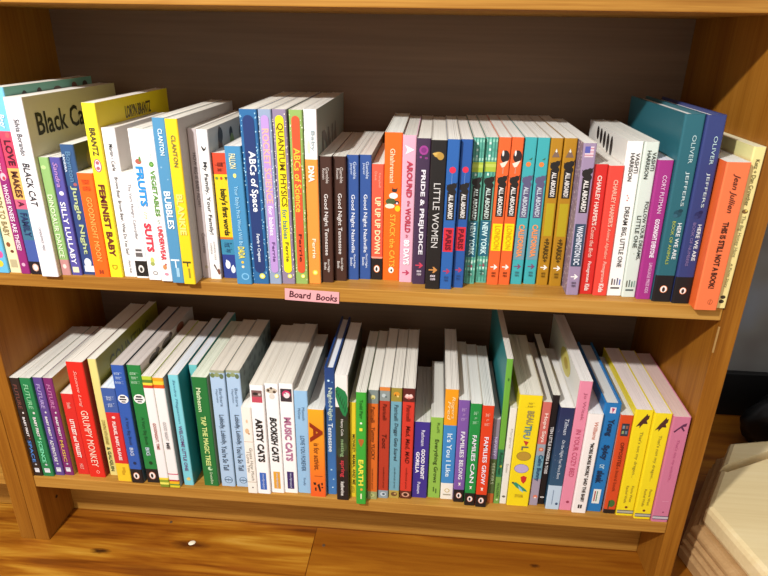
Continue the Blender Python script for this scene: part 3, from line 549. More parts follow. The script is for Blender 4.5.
book('l_guess', 'small cream white book with faint brown animal at top, left of white cat books', [(.38, 'f0e8dc'), (.388, 'c8bcaa'), (.86, 'efe9dd'), (.868, 'b8ac9a'), (1, 'efe9dd')], d=130, page='e8e0d4',
     texts=[T('Guess How Much', .45, .84, .3, '8a8478', .16, .0), T('I Love You', .5, .74, .3, '8a8478', -.18, .0)], pics=[E(.26, -.05, .2, .32, 'd8b48c'), E(.15, 0, .1, .22, 'e0c09c'), E(.29, .12, .1, .1, 'b88a60'), E(.93, .05, .08, .1, '5a544c')])
def cats(gid, label, title, tc, box_, pic, sh=0, right=None, f1=.69):
    book(gid, label, [(1, 'f5f3f0')], right=right, d=172, page='e2dbcc', cap='dcd4c4', texts=[T(title, .29, f1, .52, tc, 0, .07, sh), T('mudpuppy', .805, .95, .22, 'c8d0e8', .02, .0)], pics=pic + [R(.795, .96, -.26, .24, box_)])
cats('l_artsy', 'white spine with thick black capitals and blue foot label, first of three cat books', 'ARTSY CATS', '1f1d1c', '3a66b8', [R(.045, .15, -.38, .38, '7a5a58'), R(.1, .15, -.38, .38, 'c04a5c'), E(.075, -.1, .2, .12, '2c2a28'), E(.08, .2, .1, .1, 'b8b0a8')])
cats('l_bookish', 'white spine with slanted black capitals and orange foot label, middle of three cat books', 'BOOKISH CATS', '1f1d1c', 'e0a438', [E(.06, 0, .42, .24, 'c8bca8'), E(.06, -.22, .1, .12, '4a3c34'), E(.07, .22, .12, .12, '5a4a3c'), E(.11, .02, .2, .24, 'dcd4c8'), E(.04, 0, .1, .1, '4a4038')], sh=.25, f1=.7)
BARS = [('r', 14 + 13 * k, 20 + 13 * k, 150, 176, '3a3634') for k in range(12)]
cats('l_music', 'white spine with mauve pink capitals and dark purple foot label, third of three cat books', 'MUSIC CATS', 'b07090', '3a2a64', [R(.045, .155, -.4, .4, '3c3238'), E(.09, .02, .3, .3, 'c83a68'), E(.1, .04, .22, .24, 'e6dcdc'), E(.085, -.06, .05, .05, '3a3030')], right='d2ccc0')
book('l_forever', 'light blue spine with thin dark capitals, between pink lettered white and orange spines', '94bfe0', right='8a9690', d=158, page='dcd6c8', texts=[T('Munsch', .15, .27, .2, '4a6a8a', .15), T('McGraw', .16, .26, .2, '4a6a8a', -.15), T('LOVE YOU FOREVER', .42, .77, .32, '3a5a7c', 0, .01), T('Firefly', .84, .92, .2, '4a6a8a')])
book('l_activist', 'wide orange spine shading yellow to red with a big brown letter at top', gradient('orange_fade', 'f0a824', 'e85c26', .142), right='8c9492', d=135, page='dfdcd2', cap='e4e0d6',
     texts=[T('A', .14, .36, .8, '8e2c14', 0, .05), T("is for activist.", .37, .68, .34, '7a3a18', -.02, .02)],
     pics=[R(.75, .756, -.2, .32, '8a3a1a'), P([(-.3, .83), (-.12, .83), (-.12, .86), (-.26, .86)], '2c1c18'), P([(-.05, .86), (.1, .84), (.2, .93), (.1, .94), (.0, .88)], '2c1c18'), R(.89, .93, -.2, -.1, '2c1c18'), R(.83, .86, .22, .32, '2c1c18'), E(.885, .28, .06, .06, '2c1c18')])
NT = gradient('night_fade', '1f3d74', '3f78b4', .2)
book('l_night', 'tall navy hardcover fading to blue with white dots, right of the wide orange spine', NT, d=150, kind='hard', page='dfe2e6', left='1d2a54', right='232c4c', cap='22386a',
     texts=[T('Night-Night', .14, .39, .5, 'c8dcc8', 0, .02), T('Tennessee', .41, .64, .46, 'dce8ee', 0, .03)], pics=[E(.09, -.1, .12, .12, 'a8d8f4'), E(.09, -.1, .06, .06, 'f0fafc'), E(.1, .25, .05, .05, '8ac0e0'), E(.79, .0, .1, .1, 'a8d0e4'), E(.87, .2, .08, .08, 'a8d0e4'), E(.94, .1, .08, .08, 'c8e0ec')])
LEAF = [P([(-.46, .1), (-.3, .085), (.0, .1), (.3, .12), (.47, .16), (.47, .27), (.3, .31), (.1, .3), (-.1, .26), (-.3, .21), (-.46, .16)], '1f7a44')] + [P([(-.4 + .12 * k, .12 + .03 * k), (-.3 + .14 * k, .11 + .02 * k), (-.28 + .14 * k, .115 + .02 * k), (-.36 + .12 * k, .135 + .03 * k)], '15532e') for k in range(6)] + [P([(-.44, .11), (.4, .28), (.42, .29), (-.44, .125)], '15532e')]
BLK = gradient('black_leafy', '2a2622', '241f1c', .2)
book('l_leaf', 'tall black spine with a big green leaf over its white top', [(.24, 'e9e3dc'), (.34, '2a2a24'), (.62, '2c3524'), (.75, '33281e'), (1, '211c1b')], right='2e2c26', d=148, page='e6e1d8', cap='e0dad0',
     texts=[T('Henry Cole', .33, .46, .26, 'd8d4cc', 0, .02), T('nesting', .49, .63, .36, '8aa878', 0, .03), T('spring', .66, .8, .4, 'c03a44', 0, .04), T('katherine', .84, .96, .3, 'e0dcd4', 0, .04)], pics=LEAF + [E(.55, .2, .2, .4, '3c4a2c'), E(.6, -.2, .2, .5, '35402a')])
book('l_yellow', 'thin yellow spine with dark lettering, squeezed left of the bright green spine', 'e6c832', d=145, page='e6e0c0', texts=[T('MONKEY, MAMA, AND ME', .32, .86, .5, '4a4424', .1, .02), T('LITTLE', .88, .95, .4, '6a6230')])
book('l_earth', 'bright green spine jutting forward with yellow capitals, lower shelf middle', '3aa338', right='2f8a30', left='b8c84a', d=168, page='e2ddcf',
     texts=[T('Todd Parr', .06, .22, .32, '1d5c26', 0, .02), T('I', .3, .325, .3, 'e8e24a', 0, .06), T('EARTH', .58, .82, .5, 'e8e24a', 0, .06)],
     pics=[E(.26, 0, .12, .12, 'e8ecd8'), E(.41, -.1, .17, .17, 'b0642c'), E(.41, .12, .17, .17, 'b0642c'), P([(-.26, .42), (.28, .42), (.01, .47)], 'b0642c'), E(.86, .05, .13, .16, 'e8a83a'), R(.9, .95, -.05, .08, 'f0f0c8')])
def patri(gid, label, col, title, top, tops, foot, f0, f1, tc='2f2622', sub='Leslie Patricelli'):
    book(gid, label, [(.115, top), (.925, col), (1, foot)], d=165, page='e6e0d2', kind='board', texts=[T('Patricelli', .14, .28, .36, tc, 0, .01, .1), T(title, f0, f1, .42, tc, 0, .02, .15), T('candlewick press', .7, .9, .2, tc, 0, .0)], pics=tops)
patri('l_yucky', 'orange spine with grey green top picture, right of the bright green spine', 'd86a26', 'Yummy YUCKY', '7d8a86', [E(.06, 0, .22, .24, 'd8d08a'), E(.07, 0, .1, .1, '8a8a4a'), E(.96, 0, .26, .22, 'b8bc7a'), E(.96, -.05, .1, .1, '6a7a3a')], '9aa06a', .32, .62, '5c2a14')
patri('l_toot', 'brick red spine with orange topped grey picture, second of four similar baby books', 'b23a26', 'Toot', '8a9490', [R(0, .03, -.47, .47, 'd8823a'), E(.07, -.1, .2, .2, 'b8c4c4'), E(.08, .1, .1, .1, '5a6a6a'), E(.96, 0, .3, .26, 'c0ccd4'), E(.96, .05, .14, .14, '4a5a64')], '8a9aa0', .4, .53, '4a1610')
patri('l_scared', 'greyish blue spine with golden picture at top, third of four similar baby books', '6fa4b4', 'Doggo Gets Scared', '9a8a3a', [E(.05, 0, .28, .24, 'd8942e'), E(.06, -.1, .08, .08, '5a3a1c'), E(.07, .12, .1, .1, 'e8c87a'), E(.96, 0, .3, .26, '6a4a2e'), E(.955, .1, .12, .1, 'c8a060')], 'b09a4a', .3, .64, '2f4450')
patri('l_mad', 'red spine with pink flower on dark top, fourth of four similar baby books', 'd03a2c', 'Mad, Mad, MAD', '5a2420', [E(.07, 0, .36, .2, 'e8a49a'), E(.06, -.15, .14, .14, 'f0d0c8'), E(.06, .15, .14, .14, 'f0d0c8'), E(.09, 0, .1, .1, '9a3a30'), E(.96, 0, .34, .28, 'd09a80'), E(.96, 0, .2, .18, '3a1c18')], '5a2a20', .32, .66, '5c1410')
book('l_gorilla', 'short indigo spine with white two line title, right of the red baby book', '3d3086', d=142, page='dad6ca', left='4a4440', kind='board',
     texts=[T('Rathmann', .1, .3, .22, 'e0def0', .08, .01), T('GOOD NIGHT', .34, .74, .24, 'efedf6', .14, .06), T('GORILLA', .38, .66, .24, 'efedf6', -.2, .06), T('Putnam', .78, .94, .2, 'e0def0', -.05, .02)])
book('l_grows', 'short lime green spine with dark lettering, left of the orange topped blue spine', '8db84c', d=146, page='dedacd', texts=[T('Raffi', .06, .18, .2, '5a7a34', .1), T('Everything Grows', .26, .8, .4, '34481f', 0, .02)], pics=[R(.86, .92, -.1, .0, '4a6a2a'), R(.88, .94, .1, .2, '4a6a2a')])
book('l_you', 'spine orange at top, blue in middle and white at foot, lower shelf', [(.31, 'e89a1e'), (.845, '3d86c0'), (1, 'ece6d8')], d=170, page='e2dcd0', left='6a645c', texts=[T('Rogers', .06, .25, .3, 'f4d89a', .12, .02, .2), T('Fred', .1, .26, .24, 'f4d89a', -.15, .02, .2), T("It's You I Like", .38, .78, .4, 'd8ecf6', 0, .03)], logo=[E(.915, 0, .2, .2, 'c8b060'), E(.915, 0, .14, .14, 'ece6d8'), R(.95, .962, -.3, .3, 'a8a08a')])
def fam(gid, label, col, word, lc, right=None):
    book(gid, label, [(.87, col), (1, '1d191b')], d=158, page='dddcd4', right=right, kind='board', texts=[T('FAMILIES', .29, .54, .38, 'ece8f0', .02, .03), T(word, .565, .76, .38, 'ece8f0', .02, .03), T('Saltz', .07, .1, .4, lc), T('Wu', .12, .14, .26, lc), T('Rocha', .16, .185, .5, lc)], pics=[P([(-.12, .795), (0, .8), (.12, .795), (.06, .815), (.1, .83), (0, .822), (-.1, .83), (-.06, .815)], 'f0e8d8')], logo=oval_logo(.93, 'efe6e2', 'd0886a'))
fam('l_belong', 'purple spine with white handwritten capitals and black foot, left of a matching green one', '7b55a0', 'BELONG', 'c8a8d8')
fam('l_can', 'green spine with white handwritten capitals and black foot, between purple and red ones', '1f8a40', 'CAN', 'a8dcb0')
fam('l_grow', 'red orange spine with white handwritten capitals and black foot, right of green one', 'd8401f', 'GROW', 'f0b49c', right='8a8e8c')
book('l_grey', 'short thin spine, lilac grey above and olive green below, right of the red orange one', [(.2, '8c8490'), (.46, '8a7a9c'), (.88, '4f6238'), (1, 'b8602e')], d=150, page='d2d0ca', right='5f625e', texts=[T('NEWSEY', .2, .42, .5, 'c8c0d8', 0, .02), T('SEEKERS', .5, .76, .5, 'a8b48c', 0, .02)])
book('l_tallgreen', 'very tall thin leaf green spine with teal front cover, lower shelf', [(.6, '6aa83c'), (.8, '2f7a52'), (1, '74a24a')], left='2a7f80', d=205, kind='board', page='e4e0d4', texts=[T('Rainforest', .62, .78, .5, '1f4a34', 0, .02), T('WALDEN', .84, .95, .4, '2f5a30')], pics=[E(.13, .05, .14, .3, '3a6a2a'), E(.72, .1, .2, .3, 'c8c83a')], logo=[E(.97, 0, .2, .2, 'c8d8a0')])
book('l_whitethin', 'thin white spine between the tall leaf green and the wide yellow one', 'e6e2d6', d=150, kind='board', page='dcd6c8', texts=[T('Margaret', .2, .4, .34, 'b0aca0'), T('Snow', .56, .66, .34, 'a8a498')], pics=[E(.92, .0, .24, .2, '6a6458')])
book('l_oops', 'wide yellow spine with colourful handmade title letters, oval blobs and a bird', 'ecd21c', left='d8c22a', d=165, page='e2dccc', cap='cfc4a8', kind='board',
     texts=[T('Barney', .06, .075, .34, 'a08a2a'), T('Saltzberg', .085, .1, .44, 'a08a2a'), T('BEAU', .13, .25, .3, '9a8a52', .06, .05), T('TI', .255, .3, .3, '3f7f86', .03, .06), T('FU', .305, .37, .3, '6a8a8e', .0, .05), T('L', .44, .475, .3, '55605c', 0, .04), T('OOPS!', .885, .915, .4, 'b8a02a', 0, .02)],
     pics=[P([(-.1, .39), (.14, .4), (.04, .44)], 'c03a30'), E(.53, 0, .33, .26, '7c6a24'), E(.53, 0, .31, .24, 'b58f34'), E(.645, -.03, .33, .26, '6a5a80'), E(.645, -.03, .31, .24, 'b5a6cc'), P([(-.02, .725), (.1, .71), (.26, .72), (.24, .76), (.14, .785), (.04, .765)], 'c4302a'), P([(-.36, .785), (-.2, .775), (.0, .8), (.3, .84), (.36, .86), (.1, .85), (-.15, .825)], '2f8a68'), E(.782, -.33, .06, .05, '35504a'), P([(-.1, .8), (.1, .835), (.2, .87), (.0, .845)], '8ac0d0')])
book('l_calm', 'slim spine with coral top and grey blue middle, right of the wide yellow one', [(.39, 'c86a60'), (.5, '9aa0a8'), (.73, '6fa0b0'), (1, 'a094a4')], d=160, page='dcd6cc', kind='board', texts=[T('Hope Says', .1, .37, .5, 'f0d4c8', 0, .04), T('Calm Bunny', .49, .75, .6, '244a6c', 0, .05)], pics=[E(.44, 0, .28, .26, 'd06a50'), E(.44, 0, .14, .14, 'e8b090'), E(.91, .1, .26, .24, 'd8785c'), E(.92, .1, .12, .12, 'f0e0d8')])
book('l_blackw', 'slim black spine with white capitals, left of the navy spine', '1b191b', d=168, page='e0dccf', texts=[T('TEN LITTLE FINGERS & TOES', .27, .7, .42, 'd8d4d0', 0, .05)], logo=[E(.93, .05, .3, .14, 'e8e4e0'), E(.93, .05, .12, .06, '2a2828')])
NV = gradient('navy_fade', '232b52', '2f5a74', .162)
book('l_navy', 'navy spine fading to slate with a pale blue foot, left of pink spine', [(.755, NV), (1, 'b8ccdc')], d=155, page='e4e0da', kind='board', scatter=True, texts=[T('Tillman', .1, .25, .26, 'd0d8e4', .05, 0, .2), T('On the Night You Were Born', .3, .68, .28, 'd4dce6', .02, .0, .15)], pics=dots(14, 'c8d4e4', 8, edge=False, f0=.05, f1=.7, r=.012) + [R(.8, .95, -.12, -.07, '7a8ca4'), E(.94, .25, .1, .12, '3a5474')])
book('l_cozy', 'tall pink spine with thin capitals, white cover with yellow moon shape on its left', 'e088a0', left='e8e4dc', d=190, page='e9e5de', cap='e6e0da', kind='board', texts=[T('Jo Witek', .08, .28, .3, 'b05a72', .05), T('IN YOUR COZY BED', .35, .72, .4, 'b84a68', 0, .0)], pics=[E(.93, .1, .13, .14, '9a3a54')], side=[('L', [('e', 82, 182, 32, 16, 'd8c86a'), ('e', 78, 182, 12, 7, 'b89a3a')])])
book('l_more', 'white spine with black slanting capitals between pink and bright blue spines', 'efe8e2', d=145, page='e8e6e2', texts=[T('Williams', .07, .24, .26, 'c87a64', .1, .02, .2), T('"MORE MORE MORE," SAID THE BABY', .27, .88, .3, '3a3432', .05, .06)], logo=[R(.91, .95, -.14, -.02, '35302e'), R(.91, .95, .02, .14, '35302e')])
book('l_blue', 'thick bright blue hardcover with black lettering, lower shelf right half', '1f72b0', left='1a649c', d=162, kind='hard', page='d4d6d0', texts=[T('Young', .13, .28, .46, '16304e', 0, .08), T('Spicy', .36, .5, .46, '16304e', 0, .08), T('or', .54, .58, .3, 'bfe0e6'), T('sleek', .6, .72, .46, '16304e', 0, .06)], pics=[R(.03, .08, -.14, .2, 'e8d8dc'), P([(-.05, .035), (.14, .04), (.02, .08)], 'b03a6a'), R(.78, .92, -.2, .26, 'e0e2da'), R(.8, .9, -.12, -.04, 'a84a4a'), R(.8, .9, .02, .08, '4a7a5a')])
book('l_opp', 'orange red spine with dark square emblem on top, left of the yellow pair', [(.955, 'cf4a22'), (1, '1f1a18')], left='e0a090', d=148, page='dcd8d4', texts=[T('OPPOSITES', .26, .5, .3, '6a2414', 0, .02), T('a board book', .51, .76, .26, '7a2c18', 0, 0)], pics=[R(.08, .2, -.3, .3, '2c3440'), R(.1, .13, -.22, -.04, '7a8a94'), R(.1, .13, .04, .22, '8a5a4a'), R(.15, .18, -.22, -.04, '8a9a6a'), R(.15, .18, .04, .22, '6a7a8a'), E(.89, .05, .28, .4, '3f6a34'), R(.86, .95, -.22, -.12, '284a26')])
DRG = [P([(-.34, .15), (-.1, .09), (.1, .05), (.32, .045), (.3, .075), (.2, .09), (.28, .12), (.05, .12), (-.05, .14), (-.12, .16), (-.15, .135)], '4a2a26'), P([(.1, .05), (.18, .03), (.22, .05)], '4a2a26'), E(.915, .02, .085, .09, '7a3a20'), R(.945, .952, -.48, .48, '3c3f55'), R(.952, .972, -.48, .48, 'b0ac96'), R(.972, .979, -.48, .48, '3c3f55')]
def drag(gid, label):
    book(gid, label, 'ecd420', d=160, page='e6d8d0', cap='ecd83a', kind='board', texts=[T("That's not my dragon...", .19, .62, .22, '9a8c30', .02, .01), T('Fiona Watt', .7, .86, .14, '9a8630', .16, .01), T('Rachel Wells', .7, .87, .14, '9a8630', -.14, .01)], pics=DRG)
drag('l_drag1', 'bright yellow spine with dragon silhouette, beside the orange red spine')
drag('l_drag2', 'bright yellow spine with dragon silhouette, beside the pink spine')
book('l_pink', 'pink spine with grey striped foot against the right side panel, lower shelf', 'c87490', right='c83a3a', d=160, page='dcbfb4', cap='e08aa4', kind='board', texts=[T("That's not my unicorn...", .2, .6, .2, 'b85a82', 0, .0)], pics=[P([(-.36, .13), (.1, .065), (.32, .05), (.3, .08), (.12, .085), (.28, .12), (.2, .125), (.02, .095), (-.3, .14)], '5c2c4c'), E(.9, .1, .06, .05, '8a3a5a'), R(.94, .947, -.48, .48, '4c4a64'), R(.947, .968, -.48, .48, 'c0b4b8'), R(.968, .975, -.48, .48, '4c4a64'), R(.79, .793, -.1, .3, 'e0a0b8')])
# ================================================================== BOOKCASE AND ROOM
OAK = [(0.28, '7a4c18'), (0.42, '9c6a28'), (0.52, 'b28036'), (0.68, 'c4964c')]
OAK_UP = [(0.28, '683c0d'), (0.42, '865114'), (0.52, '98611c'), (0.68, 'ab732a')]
oak_x = wood('oak_veneer_along_shelf', OAK, 'x', spec=.2)
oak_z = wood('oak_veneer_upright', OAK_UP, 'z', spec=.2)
oak_back = wood('dark_brown_hardboard', [(0.3, '624a34'), (0.6, '7c6046'), (0.7, '866a50')], 'x', .6, .6, .02)
WID, TP, DI = 0.876, 0.0218, 0.245
ZTOP = 1.06
bc = empty('bookcase', (0, 0, 0), (0, 0, 0), 'oak veneer bookcase holding two full rows of books, standing on the plank floor', 'bookcase')
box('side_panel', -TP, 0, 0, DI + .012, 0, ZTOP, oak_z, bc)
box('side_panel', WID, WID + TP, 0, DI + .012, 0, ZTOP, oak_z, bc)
box('back_panel', 0.0003, WID - .0003, DI, DI + .006, 0.02, ZTOP - .02, oak_back, bc, 0)
for z0, z1 in ((0.101, 0.1191), (0.4154, 0.4328), (0.730, 0.7475), (ZTOP - .02, ZTOP - .002)):
    box('shelf', 0.0003, WID - .0003, 0.0004, DI - .0003, z0, z1, oak_x, bc, 0.0012)
box('kick_board', 0.0003, WID - .0003, 0.0665, 0.0845, 0.0, 0.1007, oak_x, bc, .0008)
pin = mat('2a1a0c', .8)
for x0, s, y, z in ((0.0, 1, .035, .052), (0.0, 1, .19, .052), (WID, -1, .19, .36)):
    bm = bmesh.new()
    bmesh.ops.create_cone(bm, cap_ends=True, segments=12, radius1=.0025, radius2=.0025, depth=.0006)
    o = bm_obj('pin_hole', bm, pin, bc, (x0 + s * .0002, y, z)); o.rotation_euler = (0, math.pi / 2, 0)
box('edge_chip', WID - .0006, WID + .0012, -.0004, .0008, .375, .408, mat('a8824a', .6), bc, 0)
# the neighbouring bookcase on the left, only its right end in view
nb = empty('bookcase', (-.0222, 0, 0), (0, 0, 0), 'neighbouring oak bookcase at the far left edge, only its side panel and low shelf seen', 'bookcase')
X0 = -.60
box('side_panel', -TP - .0002, -.0002, 0, DI + .012, 0, ZTOP, oak_z, nb)
box('side_panel', X0, X0 + TP, 0, DI + .012, 0, ZTOP, oak_z, nb)
box('back_panel', X0 + TP, -TP - .0005, DI, DI + .006, 0.02, ZTOP - .02, oak_back, nb, 0)
for z0, z1 in ((0.101, 0.1191), (0.4154, 0.4328), (0.730, 0.7475), (ZTOP - .02, ZTOP - .002)):
    box('shelf', X0 + TP + .0003, -TP - .0005, 0.0004, DI - .0003, z0, z1, oak_x, nb, 0.0012)
box('kick_board', X0 + TP + .0003, -TP - .0005, 0.0665, 0.0845, 0.0, 0.1007, oak_x, nb, .0008)

# paper sign taped on the upper shelf edge
sg = empty('paper_label', (.411, 0, .4215), (0, math.radians(1.6), 0), 'pink paper strip with handwriting, taped to the upper shelf edge', 'label')
bm = bmesh.new(); add_box(bm, -.0322, .0322, -.0007, -.0003, -.0071, .0075)
bm_obj('paper_strip', bm, mat('e0a3a6', .7, .2), sg)
V, F = [], []
def hand(s, x0, x1, z0, z1, dz):
    pts, fs = text_uv(s, .035, .12)
    b0 = len(V)
    for u, v in pts:
        V.append((x0 + (x1 - x0) * u, -.0009, z0 + (z1 - z0) * v + dz * u + .0003 * math.sin(u * 19)))
    F.extend(tuple(b0 + i for i in f) for f in fs)
hand('Board', -.027, -.001, -.0034, .005, -.0006)
hand('Books', .005, .030, -.0046, .0038, -.0002)
link_mesh('handwriting', V, F, [mat('4a1420', .7)], None, sg)

# ---- floor: orange pine planks running along the bookcase
fm, nt, b = node_mat('pine_planks', 0.33, 0.45)
N, L = nt.nodes.new, nt.links.new
tc = N('ShaderNodeTexCoord')
br = N('ShaderNodeTexBrick'); br.inputs['Scale'].default_value = 1.0
br.inputs['Brick Width'].default_value = 1.1; br.inputs['Row Height'].default_value = .19
br.inputs['Mortar Size'].default_value = .0008; br.inputs['Mortar Smooth'].default_value = .3
br.inputs['Color1'].default_value = (0, 0, 0, 1); br.inputs['Color2'].default_value = (1, 1, 1, 1); br.inputs['Mortar'].default_value = (.5, .5, .5, 1)
br.offset = .45
mp = N('ShaderNodeMapping'); mp.inputs['Location'].default_value = (.212, .125, 0); L(tc.outputs['Object'], mp.inputs[0]); L(mp.outputs[0], br.inputs[0])
mg = N('ShaderNodeMapping'); mg.inputs['Scale'].default_value = (2.6, 26, 1); L(tc.outputs['Object'], mg.inputs[0])
ad = N('ShaderNodeVectorMath'); ad.operation = 'MULTIPLY_ADD'; ad.inputs[1].default_value = (7, 3, 5); L(br.outputs['Color'], ad.inputs[0]); L(mg.outputs[0], ad.inputs[2])
n1 = N('ShaderNodeTexNoise'); n1.inputs['Scale'].default_value = 1.0; n1.inputs['Detail'].default_value = 5; n1.inputs['Distortion'].default_value = 1.6; L(ad.outputs[0], n1.inputs[0])
mg2 = N('ShaderNodeMapping'); mg2.inputs['Scale'].default_value = (9, 210, 1); L(tc.outputs['Object'], mg2.inputs[0])
n2 = N('ShaderNodeTexNoise'); n2.inputs['Scale'].default_value = 1.0; n2.inputs['Detail'].default_value = 3; L(mg2.outputs[0], n2.inputs[0])
mx = N('ShaderNodeMath'); mx.operation = 'MULTIPLY_ADD'; mx.inputs[1].default_value = .24; L(n2.outputs[0], mx.inputs[0])
m0 = N('ShaderNodeMath'); m0.operation = 'MULTIPLY'; m0.inputs[1].default_value = .8; L(n1.outputs[0], m0.inputs[0]); L(m0.outputs[0], mx.inputs[2])
rp = ramp(nt, [(.30, '4c2004'), (.42, '82460c'), (.52, '9f6216'), (.62, 'b98228'), (.74, 'cf9f48')]); 
sx = N('ShaderNodeSeparateXYZ'); L(tc.outputs['Object'], sx.inputs[0])
gt = N('ShaderNodeMath'); gt.operation = 'GREATER_THAN'; gt.inputs[1].default_value = .3935; L(sx.outputs['X'], gt.inputs[0])
calm = N('ShaderNodeMath'); calm.operation = 'MULTIPLY_ADD'; calm.inputs[1].default_value = .42; calm.inputs[2].default_value = .255; L(mx.outputs[0], calm.inputs[0])
pick = N('ShaderNodeMix'); pick.data_type = 'FLOAT'; L(gt.outputs[0], pick.inputs['Factor']); L(mx.outputs[0], pick.inputs['A']); L(calm.outputs[0], pick.inputs['B'])
L(pick.outputs['Result'], rp.inputs[0])
# knots: dark eyes at their own places on the boards
last = rp.outputs[0]
for kx, ky, rx, ry, col, k in ((.086, -.012, .016, .005, '2c1206', .95), (.213, .012, .03, .008, '451d08', .8), (.72, .024, .008, .0035, '3a1808', .85), (.095, .025, .035, .005, '6a300c', .6), (.15, -.002, .05, .006, '7a3a0e', .55), (.03, .03, .03, .005, '6a300c', .5), (.30, -.022, .03, .006, '8a480f', .5), (.17, -.04, .05, .01, '5a280a', .5)):
    vm = N('ShaderNodeVectorMath'); vm.operation = 'SUBTRACT'; vm.inputs[1].default_value = (kx, ky, 0); L(tc.outputs['Object'], vm.inputs[0])
    vs = N('ShaderNodeVectorMath'); vs.operation = 'MULTIPLY'; vs.inputs[1].default_value = (1 / rx, 1 / ry, 0); L(vm.outputs[0], vs.inputs[0])
    nz = N('ShaderNodeTexNoise'); nz.inputs['Scale'].default_value = 1.2; nz.inputs['Detail'].default_value = 2; L(vs.outputs[0], nz.inputs[0])
    va = N('ShaderNodeVectorMath'); va.operation = 'MULTIPLY_ADD'; va.inputs[1].default_value = (1.3, 1.3, 0); va.inputs[2].default_value = (-.65, -.65, 0); L(nz.outputs['Color'], va.inputs[0])
    vb = N('ShaderNodeVectorMath'); vb.operation = 'ADD'; L(vs.outputs[0], vb.inputs[0]); L(va.outputs[0], vb.inputs[1])
    ln = N('ShaderNodeVectorMath'); ln.operation = 'LENGTH'; L(vb.outputs[0], ln.inputs[0])
    mr = N('ShaderNodeMapRange'); mr.inputs['From Min'].default_value = .35; mr.inputs['From Max'].default_value = 1.15; mr.inputs['To Min'].default_value = k; mr.inputs['To Max'].default_value = 0; L(ln.outputs['Value'], mr.inputs[0])
    mi = N('ShaderNodeMix'); mi.data_type = 'RGBA'; mi.inputs['B'].default_value = rgb(col) if False else (0, 0, 0, 1)
    for s in mi.inputs:
        if s.name == 'B' and s.type == 'RGBA': s.default_value = rgb(col)
    L(mr.outputs[0], mi.inputs[0]); L(last, [s for s in mi.inputs if s.name == 'A' and s.type == 'RGBA'][0])
    last = [s for s in mi.outputs if s.type == 'RGBA'][0]
sm = N('ShaderNodeMix'); sm.data_type = 'RGBA'; sm.blend_type = 'MULTIPLY'
L(br.outputs['Fac'], sm.inputs[0]); L(last, [s for s in sm.inputs if s.name == 'A' and s.type == 'RGBA'][0])
[s for s in sm.inputs if s.name == 'B' and s.type == 'RGBA'][0].default_value = rgb('a08468')
L([s for s in sm.outputs if s.type == 'RGBA'][0], b.inputs['Base Color'])
bp = N('ShaderNodeBump'); bp.inputs['Strength'].default_value = .06; bp.inputs['Distance'].default_value = .002; L(n2.outputs[0], bp.inputs['Height']); L(bp.outputs[0], b.inputs['Normal'])
fl = box('floor', -2.2, 3.0, -3.0, .46, -.03, 0, fm, None, 0); fl['kind'] = 'structure'
# ---- wall behind, black baseboard
wm, nt, b = node_mat('grey_wall_paint', .75, .2)
tc = nt.nodes.new('ShaderNodeTexCoord'); n1 = nt.nodes.new('ShaderNodeTexNoise'); n1.inputs['Scale'].default_value = 7; n1.inputs['Detail'].default_value = 2
nt.links.new(tc.outputs['Object'], n1.inputs[0]); r = ramp(nt, [(.35, '65605c'), (.5, '74726f'), (.68, '797d84')]); nt.links.new(n1.outputs[0], r.inputs[0]); nt.links.new(r.outputs[0], b.inputs['Base Color'])
wl = box('wall_back', -2.2, 3.0, .46, .56, -.03, 2.4, wm, None, 0); wl['kind'] = 'structure'
bb = box('baseboard_back', -2.2, 3.0, .447, .4599, 0.0003, .098, mat('0f0e0e', .5), None, .002); bb['kind'] = 'structure'

# ---- octagonal pale wood stand beside the bookcase
pale = wood('pale_maple', [(.3, 'd8bd88'), (.5, 'e6cf9c'), (.7, 'efdcb2')], 'x', .5, .5, .02)
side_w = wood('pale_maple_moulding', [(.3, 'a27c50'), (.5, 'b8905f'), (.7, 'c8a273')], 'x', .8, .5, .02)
OC, ANG = (1.189, .0215), math.radians(58 + 90)
st = empty('octagonal_stand', (OC[0], OC[1], 0), (0, 0, 0), 'low pale wooden octagonal stand with moulded sides on the floor right of the bookcase', 'stand')
def octo(profile, name, m):
    """profile: list of (inradius, z) swept round the eight sides"""
    bm = bmesh.new(); rings = []
    for rr, z in profile:
        R_ = rr / math.cos(math.pi / 8)
        rings.append([bm.verts.new((R_ * math.cos(ANG + math.pi / 8 + k * math.pi / 4), R_ * math.sin(ANG + math.pi / 8 + k * math.pi / 4), z)) for k in range(8)])
    for a, c in zip(rings, rings[1:]):
        for k in range(8): bm.faces.new((a[k], a[(k + 1) % 8], c[(k + 1) % 8], c[k]))
    bm.faces.new(rings[-1]); bm.faces.new(list(reversed(rings[0])))
    return bm
prof = [(.224, 0), (.238, .001), (.239, .018), (.236, .021)]
for k in range(3):
    z = .023 + k * .012
    prof += [(.2345 - .002 * k, z), (.238 - .003 * k, z + .004), (.238 - .003 * k, z + .008), (.2345 - .002 * k, z + .011)]
prof += [(.226, .062), (.224, .0655)]
bm_obj('moulded_base', octo(prof, 'b', side_w), side_w, st)
bm = octo([(.212, .066), (.218, .068), (.2205, .074), (.2205, .091), (.218, .097), (.213, .1)], 't', pale)
lid = bm_obj('lid', bm, pale, st)
